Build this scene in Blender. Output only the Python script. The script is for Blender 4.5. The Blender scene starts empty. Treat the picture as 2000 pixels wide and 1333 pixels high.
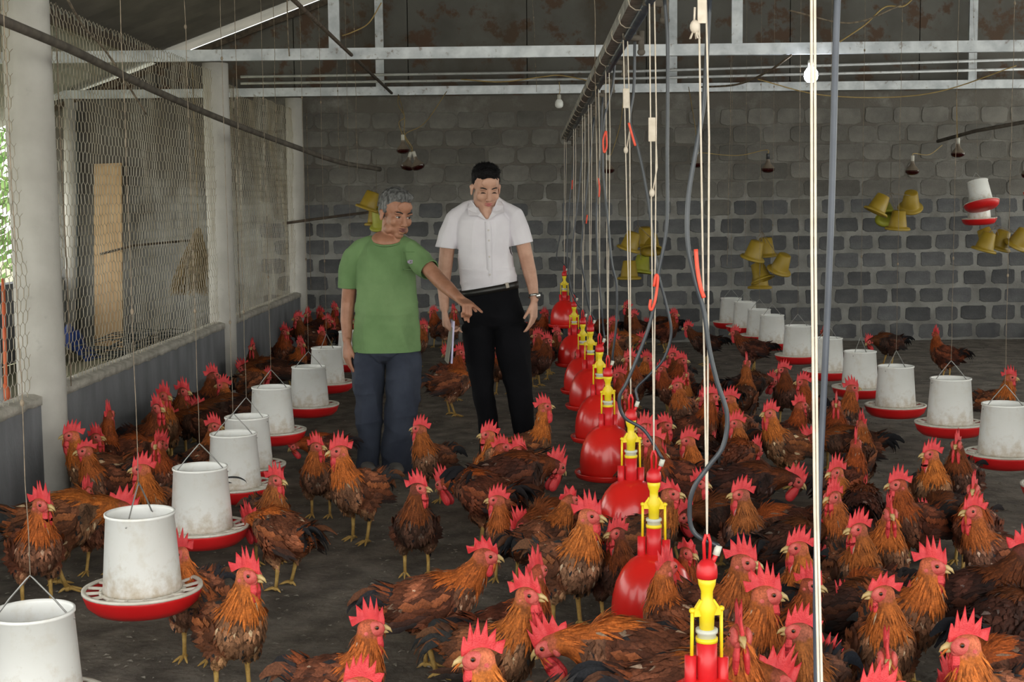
import bpy, bmesh, math, random
import numpy as np
from mathutils import Vector, Matrix, noise as mnoise

rnd = random.Random(11)
sc = bpy.context.scene
COL = sc.collection

# ------------------------------------------------------------------ camera
F = 2700.0                       # focal length in pixels of the 2000 x 1333 frame
CAM = Vector((0, 0, 1.5))
YAW, PITCH, ROLL = math.atan(34.9/2700*math.cos(0.1)), math.atan(271.2/2700), 0.0105
_f = Vector((-math.sin(YAW)*math.cos(PITCH), math.cos(YAW)*math.cos(PITCH), -math.sin(PITCH)))
_r0 = Vector((math.cos(YAW), math.sin(YAW), 0))
_u0 = _r0.cross(_f)
_r = _r0*math.cos(ROLL) - _u0*math.sin(ROLL)
_u = _u0*math.cos(ROLL) + _r0*math.sin(ROLL)
cam = bpy.data.cameras.new('camera'); cam_o = bpy.data.objects.new('camera', cam); COL.objects.link(cam_o)
cam.sensor_width = 36; cam.lens = 36*F/2000; cam.clip_start = 0.05; cam.clip_end = 200
cam_o.matrix_world = Matrix(((_r.x, _u.x, -_f.x, CAM.x), (_r.y, _u.y, -_f.y, CAM.y), (_r.z, _u.z, -_f.z, CAM.z), (0, 0, 0, 1)))
sc.camera = cam_o

def ray(px, py):
    return _f*F + _r*(px-1000) + _u*(666.5-py)
def at(px, py, D):
    """world point on the vertical plane Y = D seen at that place in the photograph"""
    d = ray(px, py)
    return CAM + d*(D/d.y)
def at_z(px, py, z):
    d = ray(px, py)
    return CAM + d*((z-CAM.z)/d.z)

# ------------------------------------------------------------------ world and light
w = bpy.data.worlds.new('sky'); sc.world = w; w.use_nodes = True
nt = w.node_tree; nt.nodes.clear()
wo = nt.nodes.new('ShaderNodeOutputWorld'); bg = nt.nodes.new('ShaderNodeBackground')
tc = nt.nodes.new('ShaderNodeTexCoord'); sx = nt.nodes.new('ShaderNodeSeparateXYZ'); cr = nt.nodes.new('ShaderNodeValToRGB')
cr.color_ramp.elements[0].position = 0.0; cr.color_ramp.elements[0].color = (0.95, 0.96, 0.86, 1)
cr.color_ramp.elements[1].position = 0.7; cr.color_ramp.elements[1].color = (0.97, 0.97, 0.97, 1)
nt.links.new(tc.outputs['Generated'], sx.inputs[0]); nt.links.new(sx.outputs['Z'], cr.inputs[0])
nt.links.new(cr.outputs[0], bg.inputs[0]); nt.links.new(bg.outputs[0], wo.inputs[0])
bg.inputs[1].default_value = 3.0
sun = bpy.data.lights.new('sun', 'SUN'); sun_o = bpy.data.objects.new('sun', sun); COL.objects.link(sun_o)
sun.energy = 3.0; sun.angle = math.radians(12); sun_o.rotation_euler = (math.radians(35), math.radians(-20), 0)
sc.view_settings.view_transform = 'Standard'; sc.view_settings.look = 'None'
sc.view_settings.gamma = 1; sc.view_settings.use_curve_mapping = False
sc.view_settings.exposure = 0.42

# ------------------------------------------------------------------ materials
def mat(name, c1, c2=None, scale=8, rough=0.7, bump=0.0, bscale=None, metal=0.0, detail=4, ramp=(0.35, 0.65),
        spec=0.5, stretch=None, coat=0.0, sss=0.0, coord='Object', trans=0.0):
    m = bpy.data.materials.new(name); m.use_nodes = True
    t = m.node_tree; b = t.nodes['Principled BSDF']
    b.inputs['Roughness'].default_value = rough; b.inputs['Metallic'].default_value = metal
    b.inputs['Specular IOR Level'].default_value = spec
    b.inputs['Coat Weight'].default_value = coat
    if sss:
        b.inputs['Subsurface Weight'].default_value = sss; b.inputs['Subsurface Radius'].default_value = (0.01, 0.004, 0.002)
        b.inputs['Subsurface Scale'].default_value = 1.0
    if trans:
        b.inputs['Transmission Weight'].default_value = trans
    c = t.nodes.new('ShaderNodeTexCoord'); src = c.outputs[coord]
    if stretch:
        mp = t.nodes.new('ShaderNodeMapping'); mp.inputs['Scale'].default_value = stretch
        t.links.new(src, mp.inputs[0]); src = mp.outputs[0]
    if c2 is None:
        b.inputs['Base Color'].default_value = (*c1, 1)
    else:
        n = t.nodes.new('ShaderNodeTexNoise'); n.inputs['Scale'].default_value = scale; n.inputs['Detail'].default_value = detail
        t.links.new(src, n.inputs['Vector'])
        r = t.nodes.new('ShaderNodeValToRGB'); r.color_ramp.elements[0].position = ramp[0]; r.color_ramp.elements[1].position = ramp[1]
        r.color_ramp.elements[0].color = (*c1, 1); r.color_ramp.elements[1].color = (*c2, 1)
        t.links.new(n.outputs['Fac'], r.inputs[0]); t.links.new(r.outputs[0], b.inputs['Base Color'])
    if bump:
        n2 = t.nodes.new('ShaderNodeTexNoise'); n2.inputs['Scale'].default_value = bscale or scale*3; n2.inputs['Detail'].default_value = 5
        t.links.new(src, n2.inputs['Vector'])
        bp = t.nodes.new('ShaderNodeBump'); bp.inputs['Strength'].default_value = bump; bp.inputs['Distance'].default_value = 0.01
        t.links.new(n2.outputs['Fac'], bp.inputs['Height']); t.links.new(bp.outputs[0], b.inputs['Normal'])
    return m

def overlay(m, col, scale, lo, hi, coord='Object', stretch=None, amount=1.0, axis=None, a0=0, a1=1):
    """lay a second colour over a material where noise (or noise and a height) exceeds a threshold: dirt, rust, dust"""
    t = m.node_tree; b = t.nodes['Principled BSDF']
    c = t.nodes.new('ShaderNodeTexCoord'); src = c.outputs[coord]
    if stretch:
        mp = t.nodes.new('ShaderNodeMapping'); mp.inputs['Scale'].default_value = stretch
        t.links.new(src, mp.inputs[0]); vsrc = mp.outputs[0]
    else: vsrc = src
    n = t.nodes.new('ShaderNodeTexNoise'); n.inputs['Scale'].default_value = scale; n.inputs['Detail'].default_value = 6
    n.inputs['Roughness'].default_value = 0.65
    t.links.new(vsrc, n.inputs['Vector'])
    val = n.outputs['Fac']
    if axis is not None:
        s = t.nodes.new('ShaderNodeSeparateXYZ'); t.links.new(c.outputs['Object'], s.inputs[0])
        mr = t.nodes.new('ShaderNodeMapRange'); mr.inputs[1].default_value = a0; mr.inputs[2].default_value = a1
        mr.inputs[3].default_value = 0; mr.inputs[4].default_value = 0.45
        t.links.new(s.outputs[axis], mr.inputs[0])
        ad = t.nodes.new('ShaderNodeMath'); ad.operation = 'ADD'
        t.links.new(val, ad.inputs[0]); t.links.new(mr.outputs[0], ad.inputs[1]); val = ad.outputs[0]
    mr2 = t.nodes.new('ShaderNodeMapRange'); mr2.inputs[1].default_value = lo; mr2.inputs[2].default_value = hi
    mr2.inputs[3].default_value = 0; mr2.inputs[4].default_value = amount
    t.links.new(val, mr2.inputs[0])
    mx = t.nodes.new('ShaderNodeMix'); mx.data_type = 'RGBA'
    bc = b.inputs['Base Color']
    if bc.links:
        t.links.new(bc.links[0].from_socket, mx.inputs[6])
    else:
        mx.inputs[6].default_value = bc.default_value
    mx.inputs[7].default_value = (*col, 1)
    t.links.new(mr2.outputs[0], mx.inputs[0]); t.links.new(mx.outputs[2], bc)
    return m

# ------------------------------------------------------------------ mesh helpers
class MB:
    def __init__(s): s.v = []; s.f = []; s.mi = []; s.sm = []; s.col = []
    def add(s, vs, fs, mi=0, smooth=True, col=None):
        o = len(s.v); s.v += [tuple(v) for v in vs]
        for f in fs: s.f.append(tuple(o+i for i in f)); s.mi.append(mi); s.sm.append(smooth)
        if col is not None: s.col += [col]*len(vs)
    def box(s, c, d, rot=None, mi=0):
        x, y, z = d[0]/2, d[1]/2, d[2]/2
        vs = [Vector(p) for p in ((-x,-y,-z),(x,-y,-z),(x,y,-z),(-x,y,-z),(-x,-y,z),(x,-y,z),(x,y,z),(-x,y,z))]
        if rot is not None: vs = [rot @ v for v in vs]
        vs = [v+Vector(c) for v in vs]
        s.add(vs, [(0,3,2,1),(4,5,6,7),(0,1,5,4),(1,2,6,5),(2,3,7,6),(3,0,4,7)], mi, False)
    def bar(s, a, b, wd, ht, up=(0,0,1), mi=0):
        a, b = Vector(a), Vector(b); d = b-a
        r = frame(d, up)
        s.box((a+b)/2, (wd, ht, d.length), r, mi)
    def tube(s, pts, r, seg=8, mi=0, cap=True, smooth=True):
        pts = [Vector(p) for p in pts]; n = len(pts)
        rs = r if isinstance(r, (list, tuple)) else [r]*n
        vs = []; up = None; prev = None
        for i, p in enumerate(pts):
            d = (pts[min(i+1, n-1)] - pts[max(i-1, 0)])
            if d.length < 1e-9: d = Vector((0,0,1))
            d.normalize()
            if prev is None:
                x = d.orthogonal().normalized()
            else:
                x = (prev - d*prev.dot(d)); x = x.normalized() if x.length > 1e-6 else d.orthogonal().normalized()
            prev = x; y = d.cross(x)
            for k in range(seg):
                a = 2*math.pi*k/seg
                vs.append(p + (x*math.cos(a)+y*math.sin(a))*rs[i])
        fs = [(i*seg+k, i*seg+(k+1) % seg, (i+1)*seg+(k+1) % seg, (i+1)*seg+k) for i in range(n-1) for k in range(seg)]
        if cap: fs += [tuple(range(seg-1, -1, -1)), tuple((n-1)*seg+k for k in range(seg))]
        s.add(vs, fs, mi, smooth)
    def lathe(s, prof, seg=32, c=(0,0,0), mi=0, rot=None, smooth=True, close=False):
        vs = []; c = Vector(c)
        for (r, z) in prof:
            for k in range(seg):
                a = 2*math.pi*k/seg; v = Vector((r*math.cos(a), r*math.sin(a), z))
                if rot is not None: v = rot @ v
                vs.append(c+v)
        n = len(prof)
        fs = [(i*seg+k, i*seg+(k+1) % seg, (i+1)*seg+(k+1) % seg, (i+1)*seg+k) for i in range(n-1) for k in range(seg)]
        if close: fs += [((n-1)*seg+k, (n-1)*seg+(k+1) % seg, (k+1) % seg, k) for k in range(seg)]
        s.add(vs, fs, mi, smooth)
    def ell(s, c, r, rot=None, seg=10, rings=7, mi=0, col=None):
        vs = []; c = Vector(c)
        for i in range(rings+1):
            t = math.pi*i/rings
            for k in range(seg):
                a = 2*math.pi*k/seg
                v = Vector((r[0]*math.sin(t)*math.cos(a), r[1]*math.sin(t)*math.sin(a), -r[2]*math.cos(t)))
                if rot is not None: v = rot @ v
                vs.append(c+v)
        fs = [(i*seg+k, i*seg+(k+1) % seg, (i+1)*seg+(k+1) % seg, (i+1)*seg+k) for i in range(rings) for k in range(seg)]
        s.add(vs, fs, mi, True, col)
    def mesh(s, name, mats, matrix=None):
        me = bpy.data.meshes.new(name)
        vs = s.v if matrix is None else [matrix @ Vector(v) for v in s.v]
        me.from_pydata([tuple(v) for v in vs], [], s.f)
        for m in (mats if isinstance(mats, (list, tuple)) else [mats]): me.materials.append(m)
        me.polygons.foreach_set('material_index', s.mi); me.polygons.foreach_set('use_smooth', s.sm)
        if s.col and len(s.col) == len(s.v):
            a = me.color_attributes.new('fcol', 'FLOAT_COLOR', 'POINT')
            a.data.foreach_set('color', [x for c in s.col for x in c])
        me.update(); return me
    def build(s, name, mats, parent=None, loc=None, **kw):
        return put(name, s.mesh(name, mats), parent, loc, **kw)

def frame(d, up=(0,0,1)):
    d = Vector(d).normalized(); up = Vector(up)
    if abs(d.dot(up.normalized())) > 0.99: up = Vector((0,1,0)) if abs(d.y) < .9 else Vector((1,0,0))
    x = up.cross(d).normalized(); y = d.cross(x)
    return Matrix((x, y, d)).transposed()

def put(name, me, parent=None, loc=None, label=None, cat=None, group=None, kind=None):
    o = bpy.data.objects.new(name, me); COL.objects.link(o)
    if parent is not None: o.parent = parent
    if loc is not None: o.location = loc
    tag(o, label, cat, group, kind); return o
def tag(o, label=None, cat=None, group=None, kind=None):
    if label: o['label'] = label
    if cat: o['category'] = cat
    if group: o['group'] = group
    if kind: o['kind'] = kind
    return o
def thing(name, label, cat, loc=(0,0,0), rz=0, group=None):
    o = bpy.data.objects.new(name, None); COL.objects.link(o); o.location = loc; o.rotation_euler = (0,0,rz)
    o.empty_display_size = 0.05
    return tag(o, label, cat, group)
def smoothpath(pts, n=6):
    pts = [Vector(p) for p in pts]
    if len(pts) < 3: return pts
    out = []
    P = [pts[0]*2-pts[1]] + pts + [pts[-1]*2-pts[-2]]
    for i in range(1, len(P)-2):
        for k in range(n):
            t = k/n; a, b, c, d = P[i-1], P[i], P[i+1], P[i+2]
            out.append(0.5*((2*b)+(c-a)*t+(2*a-5*b+4*c-d)*t*t+(3*b-a-3*c+d)*t**3))
    out.append(pts[-1]); return out

def remesh(mb, name, voxel, smooth=2, mats=()):
    """fuse overlapping closed shapes into one continuous skin"""
    me = mb.mesh(name+'_raw', [])
    o = bpy.data.objects.new('tmp', me); COL.objects.link(o)
    m = o.modifiers.new('r', 'REMESH'); m.mode = 'VOXEL'; m.voxel_size = voxel; m.use_smooth_shade = True
    if smooth:
        s = o.modifiers.new('s', 'SMOOTH'); s.factor = 0.5; s.iterations = smooth
    dg = bpy.context.evaluated_depsgraph_get()
    me2 = bpy.data.meshes.new_from_object(o.evaluated_get(dg)); me2.name = name
    bpy.data.objects.remove(o); bpy.data.meshes.remove(me)
    me2.materials.clear()
    for x in mats: me2.materials.append(x)
    for p in me2.polygons: p.use_smooth = True; 
    me2.polygons.foreach_set('material_index', [0]*len(me2.polygons))
    return me2
def chain(mb, pts, step=0.4):
    """a tapering limb: overlapping spheres between (x,y,z,r[,squash vector]) knots"""
    for a, b in zip(pts[:-1], pts[1:]):
        pa, pb = Vector(a[:3]), Vector(b[:3]); ra, rb = a[3], b[3]
        L = (pb-pa).length; n = max(1, int(L/(step*max(0.003, min(ra, rb)))))
        for i in range(n+1):
            t = i/n; r = ra+(rb-ra)*t
            sa = a[4] if len(a) > 4 else (1,1,1); sb = b[4] if len(b) > 4 else (1,1,1)
            q = [r*(sa[k]+(sb[k]-sa[k])*t) for k in range(3)]
            mb.ell(pa.lerp(pb, t), q, seg=10, rings=7)
# ------------------------------------------------------------------ materials of the building
M = {}
M['mortar'] = mat('mortar', (.19,.185,.175), (.30,.295,.28), 5, .95, .5, 60)
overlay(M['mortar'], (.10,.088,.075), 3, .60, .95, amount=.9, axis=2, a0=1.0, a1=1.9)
M['block'] = mat('block', (.075,.076,.082), (.125,.126,.130), 6, .95, .6, 90)
overlay(M['block'], (.10,.092,.08), 4, .60, 1.0, coord='Object', amount=.8)
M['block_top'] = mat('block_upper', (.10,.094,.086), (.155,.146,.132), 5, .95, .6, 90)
for _m in (M['block'], M['block_top'], ):
    _t = _m.node_tree; _b = _t.nodes['Principled BSDF']; _oi = _t.nodes.new('ShaderNodeObjectInfo')
    _mr = _t.nodes.new('ShaderNodeMapRange'); _mr.inputs[3].default_value = .78; _mr.inputs[4].default_value = 1.30
    _t.links.new(_oi.outputs['Random'], _mr.inputs[0]); _vm = _t.nodes.new('ShaderNodeVectorMath'); _vm.operation = 'SCALE'
    _t.links.new(_b.inputs['Base Color'].links[0].from_socket, _vm.inputs[0]); _t.links.new(_mr.outputs[0], _vm.inputs['Scale']); _t.links.new(_vm.outputs[0], _b.inputs['Base Color'])
M['concrete'] = mat('column_concrete', (.40,.38,.35), (.50,.48,.45), 4, .9, .25, 40)
overlay(M['concrete'], (.13,.12,.11), 6, .62, .9, amount=.8)
M['render'] = mat('wall_render', (.15,.155,.17), (.21,.215,.235), 2.2, .9, .3, 30, stretch=(3,3,1.0))
M['cap'] = mat('mortar_cap', (.34,.32,.28), (.52,.49,.44), 12, .95, .8, 60)
M['steel'] = mat('galvanised', (.40,.42,.45), (.58,.60,.63), 9, .45, .1, 30, metal=.35)
overlay(M['steel'], (.13,.075,.035), 14, .60, .72, amount=.8)
M['rust'] = mat('rusty_bar', (.05,.035,.025), (.10,.075,.055), 20, .85, .3)
M['gable'] = mat('gable_sheet', (.085,.080,.072), (.13,.125,.115), 1.5, .85, .1, 10)
overlay(M['gable'], (.085,.042,.022), 4.5, .52, .60, amount=.85)
overlay(M['gable'], (.06,.045,.03), 1.2, .48, .70, amount=.6)
M['roof'] = mat('roof_sheet', (.10,.092,.078), (.15,.135,.115), 3, .7, .1)
M['roof_pale'] = mat('roof_sheet_pale', (.24,.24,.21), (.33,.33,.29), 3, .7, .1)
M['floor'] = mat('litter_floor', (.100,.085,.070), (.215,.188,.155), 7, .95, .9, 35, ramp=(.38,.66))
overlay(M['floor'], (.30,.275,.245), 48, .60, .72, amount=.6)
overlay(M['floor'], (.27,.245,.21), 5, .50, .72, amount=.45)
overlay(M['floor'], (.048,.040,.032), 1.6, .50, .66, amount=.5)
M['litter'] = mat('litter_bits', (.36,.33,.28), (.10,.08,.06), 60, .95, coord='Object')
M['rail'] = mat('pale_pipe', (.46,.47,.49), (.60,.61,.63), 9, .5, metal=.2)
overlay(M['rail'], (.12,.08,.05), 16, .60, .72, amount=.8)
M['wire'] = mat('netting_wire', (.34,.28,.19), (.50,.46,.39), 2, .75)
M['cord'] = mat('old_cord', (.12,.095,.07), (.28,.22,.16), 30, .9)
M['cord_white'] = mat('white_cord', (.56,.48,.39), (.66,.58,.49), 40, .85)
M['hose'] = mat('black_hose', (.025,.03,.04), (.05,.055,.065), 10, .35)
M['hose_dusty'] = mat('dusty_hose', (.07,.058,.047), (.13,.11,.09), 12, .8)
M['ground_out'] = mat('outside_ground', (.16,.14,.09), (.22,.22,.12), 1, .95)
M['wood'] = mat('plank', (.42,.27,.14), (.50,.34,.19), 3, .8, .2, stretch=(8,8,1))
M['straw'] = mat('straw', (.17,.12,.06), (.27,.20,.11), 30, .95, .5)
M['tarp'] = mat('blue_tarp', (.02,.05,.22), (.03,.07,.30), 6, .6)
M['junk'] = mat('dark_clutter', (.03,.035,.035), (.07,.075,.07), 5, .8)
M['orange'] = mat('orange_plastic', (.62,.12,.05), (.70,.17,.07), 6, .6)
M['leaf'] = mat('leaf', (.10,.22,.05), (.25,.38,.12), 4, .7)
M['bark'] = mat('bark', (.10,.075,.05), (.16,.12,.09), 8, .9, .5)

BACK = 14.7; WX = -2.43; RIGHT = 6.6; FRONT = -2.0; OUTX = -5.0
def roofz(x): return (3.67+.366*(x+2.35)) if x < 1.6 else (3.67+.366*3.95-.366*(x-1.6))

# floor
mb = MB(); nx, ny = 150, 240; X0, X1, Y0, Y1 = WX-.1, RIGHT, FRONT, BACK+.06
vs = []
for j in range(ny+1):
    for i in range(nx+1):
        x = X0+(X1-X0)*i/nx; y = Y0+(Y1-Y0)*j/ny
        vs.append((x, y, .010*mnoise.noise((x*2.2, y*2.2, 0))+.006*mnoise.noise((x*8, y*8, 3))-.006))
fs = [(j*(nx+1)+i, j*(nx+1)+i+1, (j+1)*(nx+1)+i+1, (j+1)*(nx+1)+i) for j in range(ny) for i in range(nx)]
mb.add(vs, fs); mb.build('floor', M['floor'], kind='structure', label='dark damp litter floor of the poultry shed')
mb = MB()
for i in range(14000):
    y = 2.2+12.3*rnd.random()**1.3; x = X0+.3+(X1-X0-.6)*rnd.random()
    if abs(x) > y*.40+.3: continue
    L = rnd.uniform(.004, .018); wd = L*rnd.uniform(.2, .7); a = rnd.uniform(0, 6.28); z = .004+.01*rnd.random()
    c, s = math.cos(a), math.sin(a)
    mb.add([(x+c*L, y+s*L, z), (x-s*wd, y+c*wd, z+.004), (x-c*L, y-s*L, z), (x+s*wd, y-c*wd, z+.003)], [(0,1,2),(0,2,3)], 0, False)
mb.build('litter', M['litter'], kind='stuff', label='husks and bits of litter scattered over the dark shed floor', cat='litter')

# back wall: mortar core and blocks
mb = MB(); mb.box(((OUTX+RIGHT)/2, BACK+.10, 1.26), (RIGHT-OUTX, .17, 2.72)); wall_back = mb.build('wall_back', M['mortar'], kind='structure', label='grey block wall across the far end of the shed')
def block_mesh(seed, wd, ht):
    r = random.Random(seed); pts = []
    n = 20
    for k in range(n):
        a = 2*math.pi*(k+.5)/n; c, s = math.cos(a), math.sin(a)
        e = .34
        x = math.copysign(abs(c)**e, c)*wd/2; z = math.copysign(abs(s)**e, s)*ht/2
        pts.append((x*(1+r.uniform(-.085,.03)), z*(1+r.uniform(-.11,.04))))
    m = MB(); dpt = .006
    vs = [(x, 0, z) for x, z in pts]+[(x*.965, -dpt, z*.95) for x, z in pts]
    fs = [(k, (k+1) % n, n+(k+1) % n, n+k) for k in range(n)]+[tuple(n+k for k in range(n))]
    m.add(vs, fs, 0, False); return m
CH, CW = .190, .304
variants = [block_mesh(s, .235+.014*(s % 4), .150+.005*(s % 3)).mesh('block', M['block']) for s in range(8)]
variants_top = [block_mesh(s+20, .285, .176).mesh('block', M['block_top']) for s in range(6)]
rest = MB(); cnt = 0
for row in range(14):
    zc = .10+row*CH-.01
    off = (row % 2)*CW/2
    k0 = -9
    for k in range(k0, 24):
        xc = .02+k*CW+off
        if xc < WX-2.55 or xc > RIGHT-.15: continue
        inview = (-2.45 < xc < 5.45) and row >= 1
        if zc+.09 > 2.60: continue
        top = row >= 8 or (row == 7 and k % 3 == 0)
        jx, jz = rnd.uniform(-.012,.012), rnd.uniform(-.006,.006)
        dep = BACK+.016-rnd.uniform(0,.005)
        if inview and cnt < 298:
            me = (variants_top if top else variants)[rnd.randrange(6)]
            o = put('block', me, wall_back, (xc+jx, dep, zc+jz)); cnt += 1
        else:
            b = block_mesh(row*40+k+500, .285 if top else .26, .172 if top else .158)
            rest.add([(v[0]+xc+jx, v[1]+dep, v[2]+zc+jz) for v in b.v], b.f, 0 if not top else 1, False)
rest.build('outlying_blocks', [M['block'], M['block_top']], wall_back, kind='stuff')
# gable sheeting above it, with a daylight gap below the roof
mb = MB()
def gab(xa, xb, gap):
    mb.add([(xa, BACK+.02, 2.62), (xb, BACK+.02, 2.62), (xb, BACK+.02, roofz(xb)-gap), (xa, BACK+.02, roofz(xa)-gap),
            (xa, BACK+.06, 2.62), (xb, BACK+.06, 2.62), (xb, BACK+.06, roofz(xb)-gap), (xa, BACK+.06, roofz(xa)-gap)],
           [(0,1,2,3),(5,4,7,6),(3,2,6,7),(0,4,5,1),(0,3,7,4),(1,5,6,2)], 0, False)
xs = [OUTX, -3.9, -2.45, -1.25, 0.0, 1.25, 2.75, 4.1, 5.4, RIGHT]
gable = thing('wall_gable', 'rust-stained grey sheeting of the gable above the block wall', None); gable['kind'] = 'structure'
for a, b in zip(xs[:-1], xs[1:]):
    mb = MB()
    if a < 1.6 < b:
        gab(a-.004, 1.6, -.03); gab(1.6, b+.004, -.03)
    else: gab(a-.004, b+.004, .11 if b < -1 else -.03)
    mb.build('sheet', M['gable'], gable)
# roof: corrugated slopes
def roof_slope(xa, xb, ya, yb, dz, m, name, label):
    mb = MB(); n = int((yb-ya)/.045); vs = []
    for j in range(n+1):
        y = ya+(yb-ya)*j/n; z = .018*math.sin(j*math.pi/2)
        vs += [(xa, y, roofz(xa)+z+dz), (xb, y, roofz(xb)+z+dz)]
    mb.add(vs, [(2*j, 2*j+1, 2*j+3, 2*j+2) for j in range(n)], 0, False)
    mb.build(name, m, kind='structure', label=label)
roof_slope(-3.95, 1.6, -1, BACK+.5, .0, M['roof'], 'ceiling', 'dark corrugated roof over the shed')
roof_slope(1.6, 8.4, -1, BACK+.5, .0, M['roof'], 'ceiling', 'dark corrugated roof slope on the right')
roof_slope(-5.9, -3.80, 2, BACK+.5, -.05, M['roof_pale'], 'ceiling', 'pale corrugated roof of the side aisle')
mb = MB(); mb.bar((-3.84, 1, roofz(-3.84)-.09), (-3.84, BACK+.4, roofz(-3.84)-.09), .05, .12); mb.build('trim_1', M['rust'], kind='structure', label='brown purlin along the roof step')
# outer low wall of the side aisle, outside ground, right hand wall
mb = MB(); mb.box((OUTX-.08, 6.2, .38), (.15, 17, .77)); mb.build('wall_outer', M['render'], kind='structure')
mb = MB(); mb.box((OUTX/2+WX/2, 6.2, -.03), (-OUTX+WX, 17, .04)); mb.build('floor_aisle', M['ground_out'], kind='structure')
mb = MB(); mb.box((-20, 10, -.08), (30, 60, .04)); mb.build('ground_outside', M['ground_out'], kind='structure')
mb = MB(); mb.box((RIGHT+.08, 6.3, .5), (.15, 16.8, 1.0)); mb.build('wall_right', M['render'], kind='structure')
# left low wall with rough mortar top
mb = MB(); y = -1.9
mb.box((WX-.035, 6.4, .28), (.13, 16.6, .55)); wl = mb.build('wall_left', M['render'], kind='structure', label='low rendered wall under the netting')
mb = MB(); n = 330; vs = []
for j in range(n+1):
    y = -1.9+16.6*j/n
    a = .012*mnoise.noise((y*6, 1, 0)); b = .014*mnoise.noise((y*9, 5, 0)); c = .010*mnoise.noise((y*14, 9, 0))
    vs += [(WX+.035+abs(a), y, .535+b), (WX+.036+abs(a), y, .575+c), (WX+.0, y, .588+c), (WX-.05, y, .588+a), (WX-.105, y, .57), (WX-.105, y, .53)]
fs = [(6*j+k, 6*j+6+k, 6*j+6+(k+1) % 6, 6*j+(k+1) % 6) for j in range(n) for k in range(6)]
mb.add(vs, [f[::-1] for f in fs]); mb.build('mortar_cap', M['cap'], wl)

# columns
COLY = [2.98, 6.80, 10.90, 14.52]
cl = {1: 'thick round concrete column nearest on the left', 2: 'round concrete column in the middle of the left side', 3: 'round concrete column in the far left corner'}
for i, y in enumerate(COLY):
    if i == 0: continue
    t = thing('column', cl[i], 'column', (WX, y, 0))
    r0, r1 = (.116, .113) if i == 1 else (.103, .100)
    if i == 3: r0, r1 = .09, .088
    H = 2.60
    mb = MB(); prof = [(0,0)]+[(r0+(r1-r0)*k/12+.0015*math.sin(k*5), H*k/12) for k in range(13)]+[(0, H)]
    mb.lathe(prof, 36); mb.build('shaft', M['concrete'], t)
    mb = MB(); mb.tube([(.115, .09, .6), (.118, .09, 1.2), (.112, .09, 1.9), (.118, .09, 2.5)], .0035, 6); mb.build('tie_wire', M['cord'], t)

# trusses
def truss(y, posts, label, xl=-5.6, rise=.09):
    t = thing('roof_truss', label, 'truss', (0, y, 0))
    mb = MB(); z = 2.665
    mb.bar((-5.6, 0, z), (RIGHT+.3, 0, z+.0), .088, .05, up=(0,1,0)); mb.build('bottom_chord', M['steel'], t)
    for x in posts:
        mb = MB(); mb.bar((x, 0, z+.045), (x, 0, roofz(x)-.06), .085, .04, up=(0,1,0)); mb.build('post', M['steel'], t)
    for xa, xb in ((xl, 1.6), (1.6, RIGHT+.3)):
        mb = MB(); mb.bar((xa, 0, roofz(xa)-rise), (xb, 0, roofz(xb)-rise), .05, .04, up=(0,1,0)); mb.build('rafter', M['rust'], t)
    return t
truss(10.94, [-1.50, 1.63, 4.75], 'galvanised roof truss crossing over the middle columns', -2.4)
truss(14.56, [-1.53, 1.51, 4.60], 'galvanised roof truss against the far wall', -5.0, .19)
truss(6.94, [-1.50, 1.63, 4.75], 'galvanised roof truss above the nearest column, beyond the top of the picture', -2.4)
for k, (yl, yr, lb) in enumerate([(150, 115, 'upper of two thin pale pipes above the far beam'), (163, 134, 'lower of two thin pale pipes above the far beam')]):
    mb = MB(); mb.tube([at(470, yl, 14.25), at(1250, yl-(11 if k == 0 else 10), 14.25), at(2030, yr, 14.25)], .014, 8)
    mb.build('pipe', M['rail'], label=lb, cat='pipe')
mb = MB(); mb.tube([at(565, -8, 7.9), at(765, 182, 14.5)], .014, 6); mb.build('rusty_bar', M['rust'], label='thin rusty bar running under the roof beside the left post', cat='bar')

# chicken wire between the columns
def netting(ya, yb, z0, z1, label, top_ragged=True):
    mb = MB(); cw, chh = .062, .075
    vs = []; fs = []
    r = .0016
    ncol = int((yb-ya)/cw); nrow = int((z1-z0)/(chh*.75))
    def P(y, z):
        bulge = .03*mnoise.noise((y*1.3, z*1.3, 2)) + .012*mnoise.noise((y*5, z*4, 7))
        return (bulge, y+.010*mnoise.noise((y*4, z*4, 1)), z+.012*mnoise.noise((y*3, z*3, 5)))
    def seg(a, b, rr):
        d = Vector(b)-Vector(a); L = d.length
        if L < 1e-6: return
        d /= L; x = d.orthogonal().normalized(); y = d.cross(x); o = len(vs)
        for p in (a, b):
            for k in range(3):
                an = 2.094*k; vs.append(tuple(Vector(p)+(x*math.cos(an)+y*math.sin(an))*rr))
        for k in range(3): fs.append((o+k, o+(k+1) % 3, o+3+(k+1) % 3, o+3+k))
    for j in range(nrow):
        for i in range(ncol):
            y = ya+(i+(j % 2)*.5)*cw; z = z0+j*chh*.75
            lim = z1-.10*(.5+.5*mnoise.noise((y*1.2, 0, 4)))
            if z > lim: continue
            a = P(y, z-chh*.25 if j else z0-.01); b = P(y, z+chh*.25)
            c1 = P(y-cw/2, z+chh*.5); c2 = P(y+cw/2, z+chh*.5)
            seg(a, b, r*1.7); seg(b, c1, r); seg(b, c2, r)
    mb.add(vs, fs)
    o = mb.build('wire_netting', M['wire'], loc=(WX, 0, 0), label=label, cat='wire netting')
    return o
netting(6.93, 10.79, .585, 2.60, 'dusty hexagonal wire netting between the nearest and middle columns')
netting(11.05, 14.42, .585, 2.50, 'dusty hexagonal wire netting between the middle and far columns')
netting(4.6, 6.68, .585, 2.62, 'hexagonal wire netting at the left edge, before the nearest column')
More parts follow.
